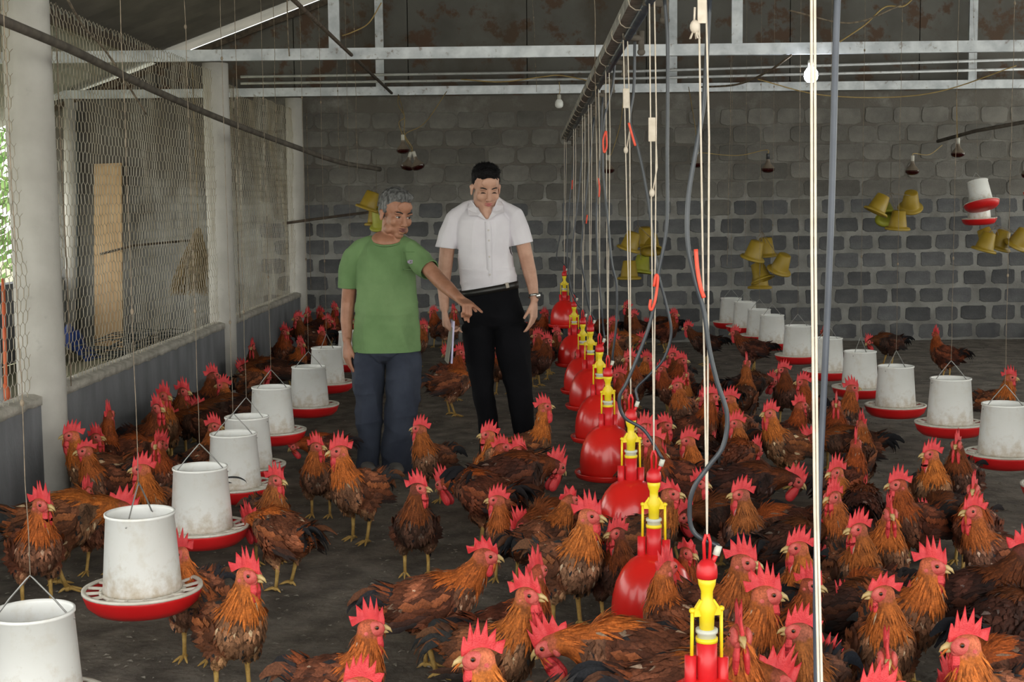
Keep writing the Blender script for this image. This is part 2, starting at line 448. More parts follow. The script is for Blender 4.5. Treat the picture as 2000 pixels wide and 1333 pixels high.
mb = MB(); mb.tube([(WX-.03, 6.32, .6), (WX-.03, 6.26, 2.6)], .020, 10); mb.build('upright_pipe', M['rail'], label='white upright pipe behind the netting at the left edge', cat='pipe')

# things in the aisle beyond the netting
t = thing('plank', 'tall bare wooden board leaning on the end wall behind the netting', 'plank')
mb = MB(); a, b = at(213, 688, 14.2), at(211, 320, 14.6); a.z = .0; mb.bar(a, b, .29, .03, up=(0,1,0)); mb.build('board', M['wood'], t)
mb = MB(); mb.tube([at(138, 560, 14.6)+Vector((0,0,-.8)), at(138, 195, 14.6)], .075, 16); mb.build('post', M['concrete'], label='pale post standing at the far corner of the aisle', cat='post')
mb = MB(); mb.tube([at(152, 215, 14.45), at(152, 520, 14.45), at(152, 680, 14.45)], .022, 8); mb.build('dark_pole', M['junk'], label='dark pole upright beside the pale aisle post', cat='pole')
# bundle of straw hanging on the wall by the middle column
mb = MB(); c = at(378, 520, 11.0); mb.tube([c+Vector((.05,0,.28)), c+Vector((.05,-.03,2.665-c.z))], .004, 5)
for k in range(260):
    a = rnd.uniform(0, 6.28); s = rnd.random()**.5
    top = c+Vector((.02*math.cos(a)*s+.05, .02*math.sin(a)*s, .30)); bot = c+Vector((.19*math.cos(a)*s-.02, .10*math.sin(a)*s, -.24+.08*rnd.random()))
    mb.tube([top, top.lerp(bot, .5)+Vector((rnd.uniform(-.02,.02), rnd.uniform(-.02,.02), 0)), bot], [.003,.004,.002], 3, cap=False)
mb.build('straw_bundle', M['straw'], label='dry straw bundle hanging behind the netting by the middle column', cat='straw bundle')
t = thing('tarpaulin', 'crumpled blue sheet lying in the aisle behind the nearest column', 'tarpaulin')
mb = MB(); c0 = at(150, 660, 13.6); n = 14; vs = []
for j in range(n):
    for i in range(n):
        u, v = i/(n-1)-.5, j/(n-1)-.5
        vs.append((c0.x+u*.38, c0.y+v*.4, .28+.20*(-u)+.10*mnoise.noise((u*6, v*6, 0))+.22*math.exp(-((u+.1)**2+v*v)*9)-.2))
mb.add(vs, [(j*n+i, j*n+i+1, (j+1)*n+i+1, (j+1)*n+i) for j in range(n-1) for i in range(n-1)]); mb.build('sheet', M['tarp'], t)
t = thing('brush_pile', 'low pile of dark branches on the aisle floor', 'brushwood')
mb = MB(); c0 = at(300, 640, 12.6)
for k in range(110):
    a = rnd.uniform(-.35, .35)+(0 if k % 3 else 1.2); L = rnd.uniform(.25, .6)
    p = Vector((c0.x+rnd.uniform(-.42,.42), c0.y+rnd.uniform(-.3,.3), rnd.uniform(.0,.34)))
    d = Vector((math.cos(a), math.sin(a), rnd.uniform(-.2,.3)))*L/2
    mb.tube([p-d, p+d*.2+Vector((0,0,.02)), p+d], [.008,.007,.003], 4, cap=False)
mb.build('branches', M['junk'], t)
mb = MB(); mb.tube([at(195, 497, 13.8), at(260, 480, 13.9), at(370, 470, 14.3)], .012, 6); mb.build('thin_bar', M['rust'], label='thin bar crossing the aisle behind the netting', cat='bar')
t = thing('broom', 'orange handled tool leaning outside the netting at the left edge', 'tool')
mb = MB(); a, b = at(12, 778, 6.9), at(6, 545, 7.1); mb.tube([a, b], .010, 8); mb.build('handle', M['orange'], t)
mb = MB(); a = at(12, 785, 6.88); mb.tube([a, a+Vector((0,0,.04)), a+Vector((0,0,.09))], [.026,.024,.012], 10); mb.build('grip', M['orange'], t)

# trees beyond the open left side
def shrub(x, y, h, r, seed, label):
    R = random.Random(seed); t = thing('tree', label, 'tree', (x, y, -.06))
    mb = MB(); mb.tube([(0,0,0), (.05,.02,h*.45), (-.03,.05,h*.85)], [.09,.07,.02], 8); mb.build('trunk', M['bark'], t)
    mb = MB()
    for k in range(2600):
        d = Vector((R.gauss(0,1), R.gauss(0,1), R.gauss(0,1))).normalized()*(R.random()**.35)
        p = Vector((d.x*r, d.y*r, h*.52+d.z*h*.47))
        n = Vector((R.gauss(0,1), R.gauss(0,1), R.gauss(0,1))).normalized(); q = n.orthogonal().normalized(); s = R.uniform(.05,.10)
        u = n.cross(q)
        mb.add([p, p+q*s+u*s*.4, p+q*s*2.2, p+q*s-u*s*.4], [(0,1,2,3)], 0, False)
    mb.build('foliage', M['leaf'], t, kind='stuff')
shrub(-6.9, 16.6, 3.6, 1.0, 1, 'bright leafy tree seen through the netting at the left edge')
shrub(-9.4, 19.5, 4.4, 1.3, 2, 'leafy tree farther off behind the left edge netting')
shrub(-6.4, 21.5, 3.4, 1.2, 3, 'leafy tree beyond the pale post at the aisle end')
shrub(-2.6, 21.0, 4.6, 1.3, 4, 'leafy tree behind the gable, glimpsed through the roof gap')
# ------------------------------------------------------------------ feeders
M['feeder'] = mat('white_plastic', (.70,.70,.68), (.80,.80,.79), 3, .38, sss=0.0)
overlay(M['feeder'], (.40,.31,.20), 26, .60, .95, amount=.75, axis=2, a0=.16, a1=.03)
overlay(M['feeder'], (.25,.19,.13), 120, .66, .76, amount=.5)
overlay(M['feeder'], (.50,.42,.30), 14, .52, .75, amount=.35)
M['feeder_in'] = mat('white_plastic_inside', (.62,.61,.57), (.72,.71,.68), 5, .5)
M['pan'] = mat('red_plastic', (.52,.008,.010), (.62,.014,.016), 4, .36)
overlay(M['pan'], (.42,.10,.08), 60, .66, .80, amount=.3)
M['grill'] = mat('pan_grill', (.62,.58,.50), (.74,.71,.64), 20, .5)
overlay(M['grill'], (.30,.20,.13), 40, .60, .75, amount=.6)
M['feed'] = mat('feed', (.10,.03,.02), (.20,.10,.05), 60, .95, .5)
M['metal_wire'] = mat('steel_wire', (.22,.22,.21), (.32,.31,.30), 10, .4, metal=.6)

RC0, RC1, CH_, RP = .104, .122, .245, .183
mb = MB(); mb.lathe([(RC1, .045), (RC1-.002, .06), (RC0, .045+CH_-.006), (RC0+.004, .045+CH_-.004), (RC0+.004, .045+CH_+.004), (RC0-.002, .045+CH_+.005),
                     (RC0-.005, .045+CH_-.004), (RC1-.008, .06), (RC1-.008, .045)], 40, close=True)
me_cyl = mb.mesh('hopper', M['feeder'])
mb = MB(); mb.lathe([(0,-.020), (.06,-.020), (.11,-.018), (.145,-.010), (.170,.012), (RP-.003,.040), (RP,.052), (RP-.004,.054), (RP-.012,.040), (.160,.014), (.12,.0), (0,0)], 44)
me_pan = mb.mesh('pan', M['pan'])
mb = MB(); mb.lathe([(RP-.012,.050), (RP+.001,.050), (RP+.001,.058), (RP-.012,.058)], 44, close=True)
mb.lathe([(RC1-.002,.040), (RC1+.010,.040), (RC1+.010,.050), (RC1-.002,.050)], 40, close=True)
for k in range(16):
    a = 2*math.pi*k/16; c, s = math.cos(a), math.sin(a); c2, s2 = math.cos(a+.10), math.sin(a+.10)
    mb.bar(((RC1)*c, RC1*s, .047), ((RP-.006)*c2, (RP-.006)*s2, .053), .007, .008)
me_grill = mb.mesh('grill', M['grill'])
mb = MB(); mb.lathe([(0,.030), (.06,.028), (.12,.018), (.165,.016)], 30); me_feed = mb.mesh('feed', M['feed'])
mb = MB(); T = .045+CH_
mb.tube([(-RC0-.004, 0, T-.022), (-RC0+.012, 0, T-.012), (-.055, 0, T+.035), (-.008, 0, T+.088), (0, 0, T+.096), (.008, 0, T+.088), (.055, 0, T+.035), (RC0-.012, 0, T-.012), (RC0+.004, 0, T-.022)], .0024, 6)
me_bail = mb.mesh('bail', M['metal_wire'])

def cordmesh(L, knots=True):
    mb = MB(); n = max(4, int(L/.12)); pts = []; x = y = 0
    for k in range(n+1):
        pts.append((.0015*math.sin(k*2.1), .0015*math.cos(k*1.7), L*k/n))
    mb.tube(pts, .0013, 5, cap=False)
    if knots:
        for k in range(3):
            z = L*(.12+.3*k+.05*rnd.random()); mb.ell((0,0,z), (.006,.006,.010), seg=6, rings=4)
    return mb
def feeder(px, py, D, label, rz=.3, group='white hopper feeders on cords', cord=True, tilt=(0,0), scl=1.0):
    p = at(px, py, D)                      # centre of the hopper's top rim
    base = p - Vector((0,0,T*scl))
    t = thing('poultry_feeder', label, 'feeder', base, rz, group); t.rotation_euler = (tilt[0], tilt[1], rz); t.scale = (scl,)*3
    for nm, me in (('pan', me_pan), ('grill', me_grill), ('feed', me_feed), ('hopper', me_cyl), ('bail', me_bail)):
        o = bpy.data.objects.new(nm, me); COL.objects.link(o); o.parent = t
    if cord:
        L = roofz(base.x)-.03-base.z-T-.095; mb = cordmesh(L); mb.build('cord', M['cord'], t, (0,0,T+.094))
    return t
FL = [(62,1196,3.45,'nearest white feeder, cut off at the bottom left corner',.1),(273,1003,4.20,'second nearest white feeder on the left, its bail edge-on above the rim',1.45),
      (391,914,5.35,'stained white feeder of the left row behind the one with the edge-on bail',.25),(456,848,6.25,'white feeder of the left row with a black curved mark low on its side',.1),
      (482,815,6.65,'white feeder half hidden behind the one with the black mark',-.2),(530,757,7.45,'clean white feeder in the middle of the left row',.6),
      (603,717,8.55,'brown-stained white feeder beside the green shirted man',.0),(638,680,9.5,'white feeder by the hanging hand of the green shirted man',1.2),
      (688,648,10.7,'farthest feeder of the left row, mostly behind the green shirted man',.3)]
FR = [(1962,790,6.65,'nearest white feeder of the right row that shows whole, at the right edge',.1),(1857,740,7.35,'white feeder of the right row, second in from the right edge',.15),
      (1750,716,8.35,'white feeder of the right row, third in from the right edge',.7),(1680,687,9.2,'white feeder of the right row, fourth in from the right edge',.9),
      (1617,661,10.2,'white feeder of the right row crossed by the dangling grey tube',.5),(1558,637,11.3,'white feeder of the right row just left of the tall white rope',.3),
      (1508,616,12.3,'white feeder of the right row, second left of the tall white rope',.2),(1483,605,12.9,'white feeder of the right row squeezed behind another, third left of the rope',.2),
      (1455,590,13.5,'white feeder next to last at the far end of the right row',.2),(1428,583,14.05,'last white feeder at the far end of the right row, glossy side',.2)]
feeders_l = [feeder(*a[:4], rz=a[4], group='left row of feeders') for a in FL]
feeders_r = [feeder(*a[:4], rz=a[4], group='right row of feeders') for a in FR]
feeder(2082, 845, 6.0, 'red pan of a feeder cut off by the right edge', rz=.2, group='right row of feeders')
# the black curved mark on the fourth hopper
t = feeders_l[3]
M['ink'] = mat('black_mark', (.01,.01,.012), rough=.6)
def on_cyl(a, z):
    r = RC1+(RC0-RC1)*(z-.06)/(CH_-.02)+.0012
    return Vector((r*math.cos(a), r*math.sin(a), z))
mb = MB()
aa = math.atan2(-t.location.y, -t.location.x)-t.rotation_euler.z
for strip in ([(-.60,.085),(-.45,.105),(-.15,.112),(.15,.108),(.38,.092),(.45,.078)], [(-.68,.055),(-.5,.075),(-.3,.088),(-.12,.086)], [(-.6,.042),(-.4,.052),(-.2,.054)]):
    pts = smoothpath([(a, z, 0) for a, z in strip], 5)
    wv = []
    for i, p in enumerate(pts):
        wd = .0035*math.sin(math.pi*(i+.6)/(len(pts)+.2))+.0008
        wv += [on_cyl(aa+p.x, p.y-wd), on_cyl(aa+p.x, p.y+wd)]
    mb.add(wv, [(2*i, 2*i+2, 2*i+3, 2*i+1) for i in range(len(pts)-1)])
mb.build('curved_mark', M['ink'], t)
# feeders stored high by the far wall
feeder(1920, 352, 13.6, 'upper upturned red pan of the stack hung high on the right', rz=.4, group='feeders hung high', cord=False, tilt=(math.radians(-17), 0), scl=.93)
feeder(1914, 383, 13.85, 'lower feeder hung high on the right, under the other red pan', rz=.1, group='feeders hung high', tilt=(0,math.radians(-3)), scl=.93)
feeder(2035, 330, 13.6, 'red pan hung high, cut off by the right edge', rz=.2, group='feeders hung high', scl=.93)

# ------------------------------------------------------------------ bell drinkers
M['bell'] = mat('red_bell', (.68,.014,.011), (.78,.024,.016), 3, .25, coat=.2)
overlay(M['bell'], (.50,.06,.03), 5, .60, .85, amount=.35)
M['neck'] = mat('red_neck', (.62,.015,.020), rough=.38)
M['yellow'] = mat('yellow_plastic', (.80,.58,.010), (.86,.66,.02), 8, .4)
M['collar'] = mat('white_collar', (.60,.60,.52), rough=.5)
M['red_tie'] = mat('red_tie', (.75,.06,.03), (.82,.10,.05), 30, .5)
mb = MB(); mb.lathe([(.120,.095), (.136,.100), (.141,.125), (.141,.165), (.136,.210), (.124,.255), (.104,.295), (.078,.325), (.045,.345), (.0,.350)], 44); me_bell = mb.mesh('bell', M['bell'])
mb = MB(); mb.lathe([(.05,.075), (.13,.078), (.158,.088), (.168,.112), (.165,.116), (.155,.100), (.13,.092), (.05,.090)], 44, close=True); me_tray = mb.mesh('tray', M['bell'])
mb = MB()
mb.tube([(0,0,.32), (0,0,.435)], .0245, 16); mb.tube([(-.040,0,.30), (-.040,0,.405)], .014, 12); mb.tube([(.040,0,.29), (.040,0,.395)], .014, 12); mb.tube([(0,.034,.30), (0,.034,.40)], .012, 10)
me_neck = mb.mesh('neck', M['neck'])
mb = MB(); mb.lathe([(.0,.436), (.026,.436), (.026,.446), (0,.446)], 20); me_ring = mb.mesh('ring', M['yellow'])
mb = MB(); mb.lathe([(0,.446), (.022,.446), (.022,.456), (.026,.458), (.026,.466), (0,.466)], 20); me_collar = mb.mesh('collar', M['collar'])
mb = MB(); mb.lathe([(0,.466), (.017,.466), (.018,.50), (.024,.518), (.014,.535), (.014,.556), (.020,.572), (.022,.590), (0,.590)], 16)
mb.box((0,0,.506), (.066,.012,.016)); mb.box((-.021,0,.522), (.010,.010,.03), Matrix.Rotation(.6,3,'Y')); mb.box((.021,0,.522), (.010,.010,.03), Matrix.Rotation(-.6,3,'Y'))
me_valve = mb.mesh('valve', M['yellow'])
mb = MB(); mb.tube([(-.037,0,.395), (-.036,0,.514)], .0045, 8); mb.ell((-.036,0,.512), (.008,.008,.007)); me_rod1 = mb.mesh('rod', M['yellow'])
mb = MB(); mb.tube([(.037,0,.385), (.036,0,.514)], .0045, 8); mb.ell((.036,0,.512), (.008,.008,.007)); me_rod2 = mb.mesh('rod', M['yellow'])
mb = MB(); mb.lathe([(0,.588), (.024,.588), (.025,.600), (.023,.618), (.013,.630), (0,.632)], 18)
mb.tube([(-.006,0,.625), (-.008,0,.672), (-.003,0,.690), (.003,0,.690), (.008,0,.672), (.006,0,.625)], .0042, 6); mb.tube([(.012,0,.618), (.024,0,.645)], .006, 8)
me_cap = mb.mesh('cap', M['neck'])
mb = MB(); mb.tube([(.022,0,.640), (.029,0,.662)], .0085, 10); me_conn = mb.mesh('connector', M['collar'])

drink_xy = []
def drinker(px, py, D, label, hose=None, tie=None, rz=0.0, cord_x=0.0, adj=None, flip=1):
    top = at(px, py, D)
    base = top-Vector((0,0,.690)); drink_xy.append((base.x, base.y))
    t = thing('bell_drinker', label, 'drinker', base, rz, 'row of red bell drinkers')
    for nm, me in (('bell', me_bell), ('tray', me_tray), ('neck', me_neck), ('ring', me_ring), ('collar', me_collar), ('valve', me_valve), ('rod', me_rod1), ('rod', me_rod2), ('cap', me_cap), ('connector', me_conn)):
        o = bpy.data.objects.new(nm, me); COL.objects.link(o); o.parent = t
    inv = Matrix.Rotation(-rz, 4, 'Z')@Matrix.Translation(-base)
    zt = 2.19
    mb = MB(); tp = Vector((top.x-.03, D, zt)) if cord_x == 0 else at(cord_x, 0, D)
    if cord_x: tp = top+(tp-top)*((zt-top.z)/(tp.z-top.z)) if tp.z > zt else tp
    a = top-Vector((0,0,.004))
    mb.tube([inv@a, inv@(tp+Vector((-.006,0,0)))], .0023, 6, cap=False)
    mb.tube([inv@a, inv@(a.lerp(tp,.75)+Vector((.014,0,0))), inv@(tp+Vector((.010,0,0)))], .0023, 6, cap=False)
    mb.build('cord', M['cord_white'], t)
    if adj is not None:
        mb = MB(); q = a.lerp(tp, adj); mb.box(inv@q, (.022,.008,.075)); mb.ell(inv@(q-Vector((0,0,.20))), (.009,.009,.014)); mb.tube([inv@(q-Vector((-.012,0,.02))), inv@(q-Vector((-.016,0,.12))), inv@(q-Vector((-.002,0,.2)))], .0025, 5)
        mb.build('cord_adjuster', M['cord_white'], t)
    if hose:
        c = base+Matrix.Rotation(rz, 3, 'Z')@Vector((.029,0,.660))
        pts = [at(x, y, D+.02-.03*math.sin(3.14*i/len(hose))) for i, (x, y) in enumerate(hose)]+[c]
        if pts[0].z > zt: 
            pts[0] = pts[0].lerp(pts[1], (pts[0].z-zt)/max(1e-6, pts[0].z-pts[1].z))
        mb = MB(); mb.tube([inv@p for p in smoothpath(pts, 7)], .0058, 8); mb.build('hose', M['hose'], t)
    if tie:
        pts = [at(x, y, D-.015) for x, y in tie]
        mb = MB(); mb.tube([inv@p for p in smoothpath(pts, 5)], .0048, 7); mb.build('red_tie', M['red_tie'], t)
    return t
drinker(1381, 1045, 3.15, 'nearest red bell drinker, only its neck and dome top above the bottom edge', [(1386,0),(1376,180),(1366,255),(1345,380),(1343,470),(1356,540),(1375,610),(1385,680),(1400,745),(1420,810),(1413,870),(1385,910),(1357,950),(1347,990),(1355,1040)],
        [(1359,487),(1362,525),(1368,560),(1375,582)], rz=.25, cord_x=1370)
drinker(1277, 881, 4.45, 'second red bell drinker with full bell behind the crossing roosters', [(1298,0),(1304,90),(1303,300),(1302,440),(1286,535),(1270,630),(1229,737),(1210,777),(1219,815),(1259,842)],
        [(1277,560),(1281,538),(1285,545),(1280,585),(1273,605),(1269,600),(1271,585)], rz=-.1, cord_x=1272, adj=.72)
drinker(1232, 771, 5.45, 'third red bell drinker from the camera', [(1240,45),(1238,170),(1230,236),(1247,294),(1264,381),(1284,525),(1300,590),(1311,650),(1297,700),(1266,735),(1243,760)],
        [(1228,240),(1234,262),(1241,285)], rz=.15, cord_x=1219, adj=.80)
drinker(1187, 695, 6.75, 'fourth red bell drinker from the camera, full bell and tray showing', [(1202,110),(1196,170),(1180,235),(1178,330),(1188,440),(1195,514),(1204,558),(1204,630),(1197,690)],
        [(1183,256),(1178,275),(1180,298),(1185,285),(1184,256)], rz=.5, cord_x=1185)
drinker(1171, 652, 7.7, 'fifth red bell drinker from the camera, shadowed by the fourth', [(1177,190),(1172,300),(1165,420),(1168,520),(1175,600),(1178,640)],
        [(1168,348),(1171,365),(1170,385)], rz=.2, cord_x=1163)
drinker(1153, 617, 8.9, 'sixth red bell drinker from the camera', [(1160,230),(1150,330),(1140,430),(1135,500),(1142,550),(1150,600)], [(1147,420),(1145,437)], rz=0, cord_x=1150)
drinker(1138, 606, 10.0, 'seventh red bell drinker from the camera', [(1140,260),(1130,380),(1118,480),(1112,550),(1125,590)], None, rz=.4, cord_x=1140)
drinker(1121, 576, 11.7, 'next to last red bell drinker before the far wall', [(1125,270),(1112,400),(1108,500),(1115,560)], [(1118,352),(1117,370)], rz=0, cord_x=1122)
drinker(1102, 519, 13.6, 'last red bell drinker, closest to the far wall', [(1105,290),(1100,420),(1087,500),(1098,512)], None, rz=0, cord_x=1105)

# water pipe above the drinkers
t = thing('water_line', 'dusty square water pipe running overhead to the far wall above the drinkers', 'pipe')
A, B = at(1245, -12, 4.6), at(1100, 268, 14.2); dirp = (A-B).normalized(); A2 = A+dirp*2.4
mb = MB(); mb.bar(A2, B, .045, .045); mb.build('carrier', mat('dusty_bar', (.20,.19,.17), (.40,.39,.37), 20, .6, metal=.2), t)
mb = MB(); dn = Vector((.030,0,-.038)); mb.tube([A2+dn, B+dn], .016, 10); mb.build('tube', M['hose'], t)
for k in range(13):
    p = A2.lerp(B, (k+.5)/13)
    mb = MB(); mb.tube([p+dn+Vector((-.02,0,0)), p+dn+Vector((.06,0,-.01))], .013, 8); mb.tube([p+dn+Vector((.05,0,.02)), p+dn+Vector((.05,0,-.055))], .012, 8); mb.ell(p+dn+Vector((.05,0,-.06)), (.016,.016,.014))
    mb.build('tap', M['hose_dusty'], t)
for k in range(26):
    p = A2.lerp(B, (k+.3)/26)
    mb = MB(); r_ = frame(dirp); mb.lathe([(.034,-.004), (.037,0), (.034,.004)], 10, p+Vector((.008,0,-.012)), rot=r_); mb.build('binding', M['cord_white'], t)

# rope and tube hanging right in front of the camera (their drinker is below the frame)
mb = MB()
for dx in (-.0022, .0022):
    mb.tube([at(1588, -30, 1.85)+Vector((dx,0,0)), at(1589, 500, 1.85)+Vector((dx*1.1,0,0)), at(1594, 1000, 1.85)+Vector((dx*.9,0,0)), at(1603, 1380, 1.85)+Vector((dx,0,0))], .0019, 6, cap=False)
mb.build('white_rope', M['cord_white'], label='doubled white rope hanging from top to bottom right of centre, closest to the camera', cat='rope')
mb = MB(); mb.tube(smoothpath([at(1637,-30,1.9), at(1632,100,1.9), at(1624,400,1.9), at(1612,700,1.9), at(1600,950,1.9), at(1594,1150,1.9), at(1596,1380,1.9)], 6), .0047, 10)
mb.build('grey_tube', mat('grey_tube', (.032,.038,.055), (.06,.068,.09), 12, .35), label='grey-blue glossy tube hanging beside the doubled white rope', cat='tube')
mb = MB(); q = at(1366, 5, 3.1); mb.box(q+Vector((.005,0,0)), (.018,.008,.09)); mb.tube([q+Vector((-.01,0,-.01)), at(1356, 40, 3.1)], .0026, 5); e = at(1357, 52, 3.1); mb.ell(e, (.011,.011,.015))
for k in range(5): mb.tube([e, e+Vector((.012*math.cos(k*1.3), .008*math.sin(k), -.026))], .002, 4)
mb.build('rope_knot', M['cord_white'], label='frayed white rope knot and plate at the top, left of the thick white rope', cat='knot')

# ------------------------------------------------------------------ long feed tube on the left, bars
mb = MB(); pts = [at(-60, 10, 4.9), at(0, 38, 5.3), at(150, 102, 6.4), at(300, 176, 7.9), at(450, 240, 9.6), at(590, 292, 11.4), at(660, 316, 12.4), at(742, 331, 13.2)]
mb.tube(smoothpath(pts, 6), [.021]*43, 10)
mb.build('sagging_tube', M['hose_dusty'], label='long dusty tube sagging from the upper left corner to the far wall', cat='tube')
mb = MB(); mb.tube([at(1832, 276, 14.3), at(1905, 256, 13.3), at(2060, 228, 11.8)], .018, 8); mb.build('dusty_tube', M['hose_dusty'], label='dusty tube slanting down from the right edge to the far wall', cat='tube')
mb = MB(); mb.tube([at(552, 437, 13.9), at(640, 425, 14.2), at(742, 412, 14.5)], .014, 6); mb.build('wall_bar', M['rust'], label='thin brown bar along the wall left of the yellow pots', cat='bar')

# ------------------------------------------------------------------ lamps
M['lampglass'] = mat('lamp_reflector', (.13,.10,.075), (.22,.18,.14), 10, .35, metal=.3)
M['lampred'] = mat('lamp_red_face', (.022,.002,.002), rough=.12)
M['socket'] = mat('lamp_socket', (.45,.43,.38), rough=.5); M['socket_dark'] = mat('lamp_socket_dark', (.03,.03,.035), rough=.5)
M['flex'] = mat('yellow_flex', (.30,.20,.07), (.42,.30,.12), 10, .7)
mb = MB(); mb.lathe([(.017,.052), (.018,.035), (.025,.015), (.045,-.008), (.060,-.030), (.064,-.042)], 24); me_lref = mb.mesh('reflector', M['lampglass'])
mb = MB(); mb.lathe([(.0645,-.034), (.062,-.052), (.048,-.068), (.022,-.076), (0,-.077)], 24); me_lface = mb.mesh('red_face', M['lampred'])
mb = MB(); mb.lathe([(0,.105), (.014,.105), (.017,.10), (.017,.05), (0,.05)], 14); me_sock = mb.mesh('socket', M['socket']); me_sockd = mb.mesh('socket', M['socket_dark'])
def heatlamp(px, py, D, label, rot=(0,0), dark=False, flex=None):
    t = thing('heat_lamp', label, 'lamp', at(px, py, D), 0, 'heat lamps hanging unlit'); t.rotation_euler = (rot[0], rot[1], 0)
    for nm, me in (('reflector', me_lref), ('red_face', me_lface), ('socket', me_sockd if dark else me_sock)):
        o = bpy.data.objects.new(nm, me); COL.objects.link(o); o.parent = t
    bpy.context.view_layer.update()
    if flex:
        inv = t.matrix_world.inverted(); c = t.matrix_world@Vector((0,0,.10))
        mb = MB(); mb.tube([inv@p for p in smoothpath([c]+[at(x, y, d) for x, y, d in flex], 6)], .004, 5); mb.build('flex', M['flex'], t)
heatlamp(787, 285, 13.2, 'upper heat lamp of the cluster of three above the grey-haired man', flex=[(779,240,13.4),(790,228,13.6),(778,205,14),(778,184,14.55)])
heatlamp(797, 318, 13.2, 'lower left heat lamp of the cluster of three', (0,.25), flex=[(805,288,13.3),(790,262,13.4),(790,228,13.6),(778,184,14.55)])
heatlamp(814, 317, 13.0, 'lower right heat lamp of the cluster of three', (0,-.3), flex=[(800,285,13.2),(792,262,13.4),(830,240,13.8),(873,178,14.55)])
heatlamp(1188, 324, 13.6, 'unlit heat lamp hanging behind the drinker cords', flex=[(1195,298,13.9),(1212,240,14.3),(1218,186,14.56)])
heatlamp(1361, 312, 13.3, 'unlit heat lamp just left of the thick white cord', flex=[(1362,292,13.4),(1358,250,13.8),(1345,170,14.4)])
heatlamp(1500, 322, 13.2, 'unlit heat lamp with a dark socket left of the tall rope', dark=True, flex=[(1496,293,13.2),(1440,304,13.3),(1365,298,13.4)])
heatlamp(1782, 326, 13.0, 'lower heat lamp on the right, above the yellow pots', flex=[(1786,300,13.0),(1815,302,13.2),(1840,284,13.6)])
heatlamp(1871, 292, 13.0, 'upper heat lamp on the right, below the slanting tube', flex=[(1870,268,13.2),(1868,180,13.8)])
heatlamp(2008, 333, 13.0, 'heat lamp almost cut off by the right edge', flex=[(2006,300,13.2)])
def bulb(px, py, D, label, lit, topy, cat='lamp'):
    t = thing('light_bulb', label, cat, at(px, py, D))
    s = .056 if lit else .045
    mg = bpy.data.materials.new('bulb_glass'); mg.use_nodes = True; b = mg.node_tree.nodes['Principled BSDF']
    b.inputs['Base Color'].default_value = (.9,.9,.88,1); b.inputs['Roughness'].default_value = .3
    if lit:
        b.inputs['Emission Color'].default_value = (.88,.93,1,1); b.inputs['Emission Strength'].default_value = 60
    mb = MB(); mb.lathe([(0,-s*1.0), (s*.5,-s*.94), (s*.84,-s*.62), (s*.95,-s*.15), (s*.9,s*.45), (s*.6,s*.9), (s*.42,s*1.05), (0,s*1.06)], 20); mb.build('globe', mg, t)
    mb = MB(); mb.lathe([(0,s*2.1), (s*.35,s*2.1), (s*.45,s*1.9), (s*.45,s*1.0), (0,s*1.0)], 14); mb.build('holder', M['socket'], t)
    q = at(px, topy, D)-t.location
    mb = MB(); mb.tube([(0,0,s*2.05), (.01,0,q.z*.6), q], .004, 5); mb.build('flex', M['flex'], t)
bulb(1584, 147, 10.88, 'single lit white bulb glaring under the galvanised beam', True, 92)
bulb(1092, 203, 14.25, 'small unlit white bulb at the far beam left of the water pipe', False, 160)

# ------------------------------------------------------------------ yellow pots
M['pot'] = mat('yellow_pot', (.28,.18,.012), (.36,.245,.02), 8, .5); overlay(M['pot'], (.22,.16,.09), 8, .50, .80, amount=.8)
M['pot_green'] = mat('green_yellow_pot', (.27,.27,.02), (.33,.33,.03), 8, .5); overlay(M['pot_green'], (.22,.17,.09), 8, .55, .85, amount=.6)
def potmesh(m):
    mb = MB(); mb.lathe([(0,.165), (.052,.165), (.062,.158), (.085,.02), (.088,.008), (.112,.004), (.122,-.010), (.118,-.020), (.100,-.018), (.080,-.006), (.078,.02), (.055,.15), (0,.155)], 28)
    return mb.mesh('pot', m)
me_pot, me_potg = potmesh(M['pot']), potmesh(M['pot_green'])
def pots(where, D, lst, tops):
    lst2 = []
    for i, (px, py, tx, ty, g, lb) in enumerate(lst):
        t = put('yellow_pot', me_potg if g else me_pot, None, at(px, py, D+(.12 if i % 2 else -.10)+.05*i), lb+' '+where, 'drinker pot', 'yellow pots '+where)
        t.rotation_euler = (tx, ty, i*1.0)
    mb = MB(); x0, y0 = tops
    for (px, py, *_r2) in lst: mb.tube([at(x0, y0-60, 14.66), at(x0, y0, D+.1), at(px, py-22, D)], .003, 4)
    mb.build('pot_string', M['cord'], label='string holding the yellow pots '+where, cat='string')
pots('beside the grey-haired man', 13.6, [(718,406,.0,.35,0,'upper tilted yellow pot'),(735,436,0,-.05,0,'middle yellow pot'),(745,440,-.3,-.3,1,'hindmost greenish pot')], (735,372))
pots('behind the drinker cords', 13.6, [(1228,485,.1,.3,0,'left upper yellow pot'),(1260,476,.1,-.15,0,'right upper yellow pot'),(1229,542,.0,.0,0,'left lower yellow pot'),(1252,530,.1,-.12,1,'right lower greenish pot'),(1272,488,.3,-.4,0,'small tilted yellow pot')], (1246,440))
pots('in the cluster left of the tall rope', 13.4, [(1470,503,.2,.25,0,'leftmost yellow pot'),(1496,497,.0,-.1,0,'topmost yellow pot'),(1522,527,.1,-.45,0,'rightmost yellow pot'),(1484,560,.0,.0,0,'lowest yellow pot'),(1489,545,.4,.03,0,'front yellow pot showing its dark mouth')], (1488,452))
pots('in the cluster of four below the right lamps', 13.3, [(1711,412,.0,.45,0,'leftmost yellow pot'),(1778,404,.2,-.55,0,'rightmost yellow pot'),(1753,445,.0,-.1,0,'lowest yellow pot'),(1733,425,.75,.15,1,'front greenish pot with open mouth')], (1740,378))
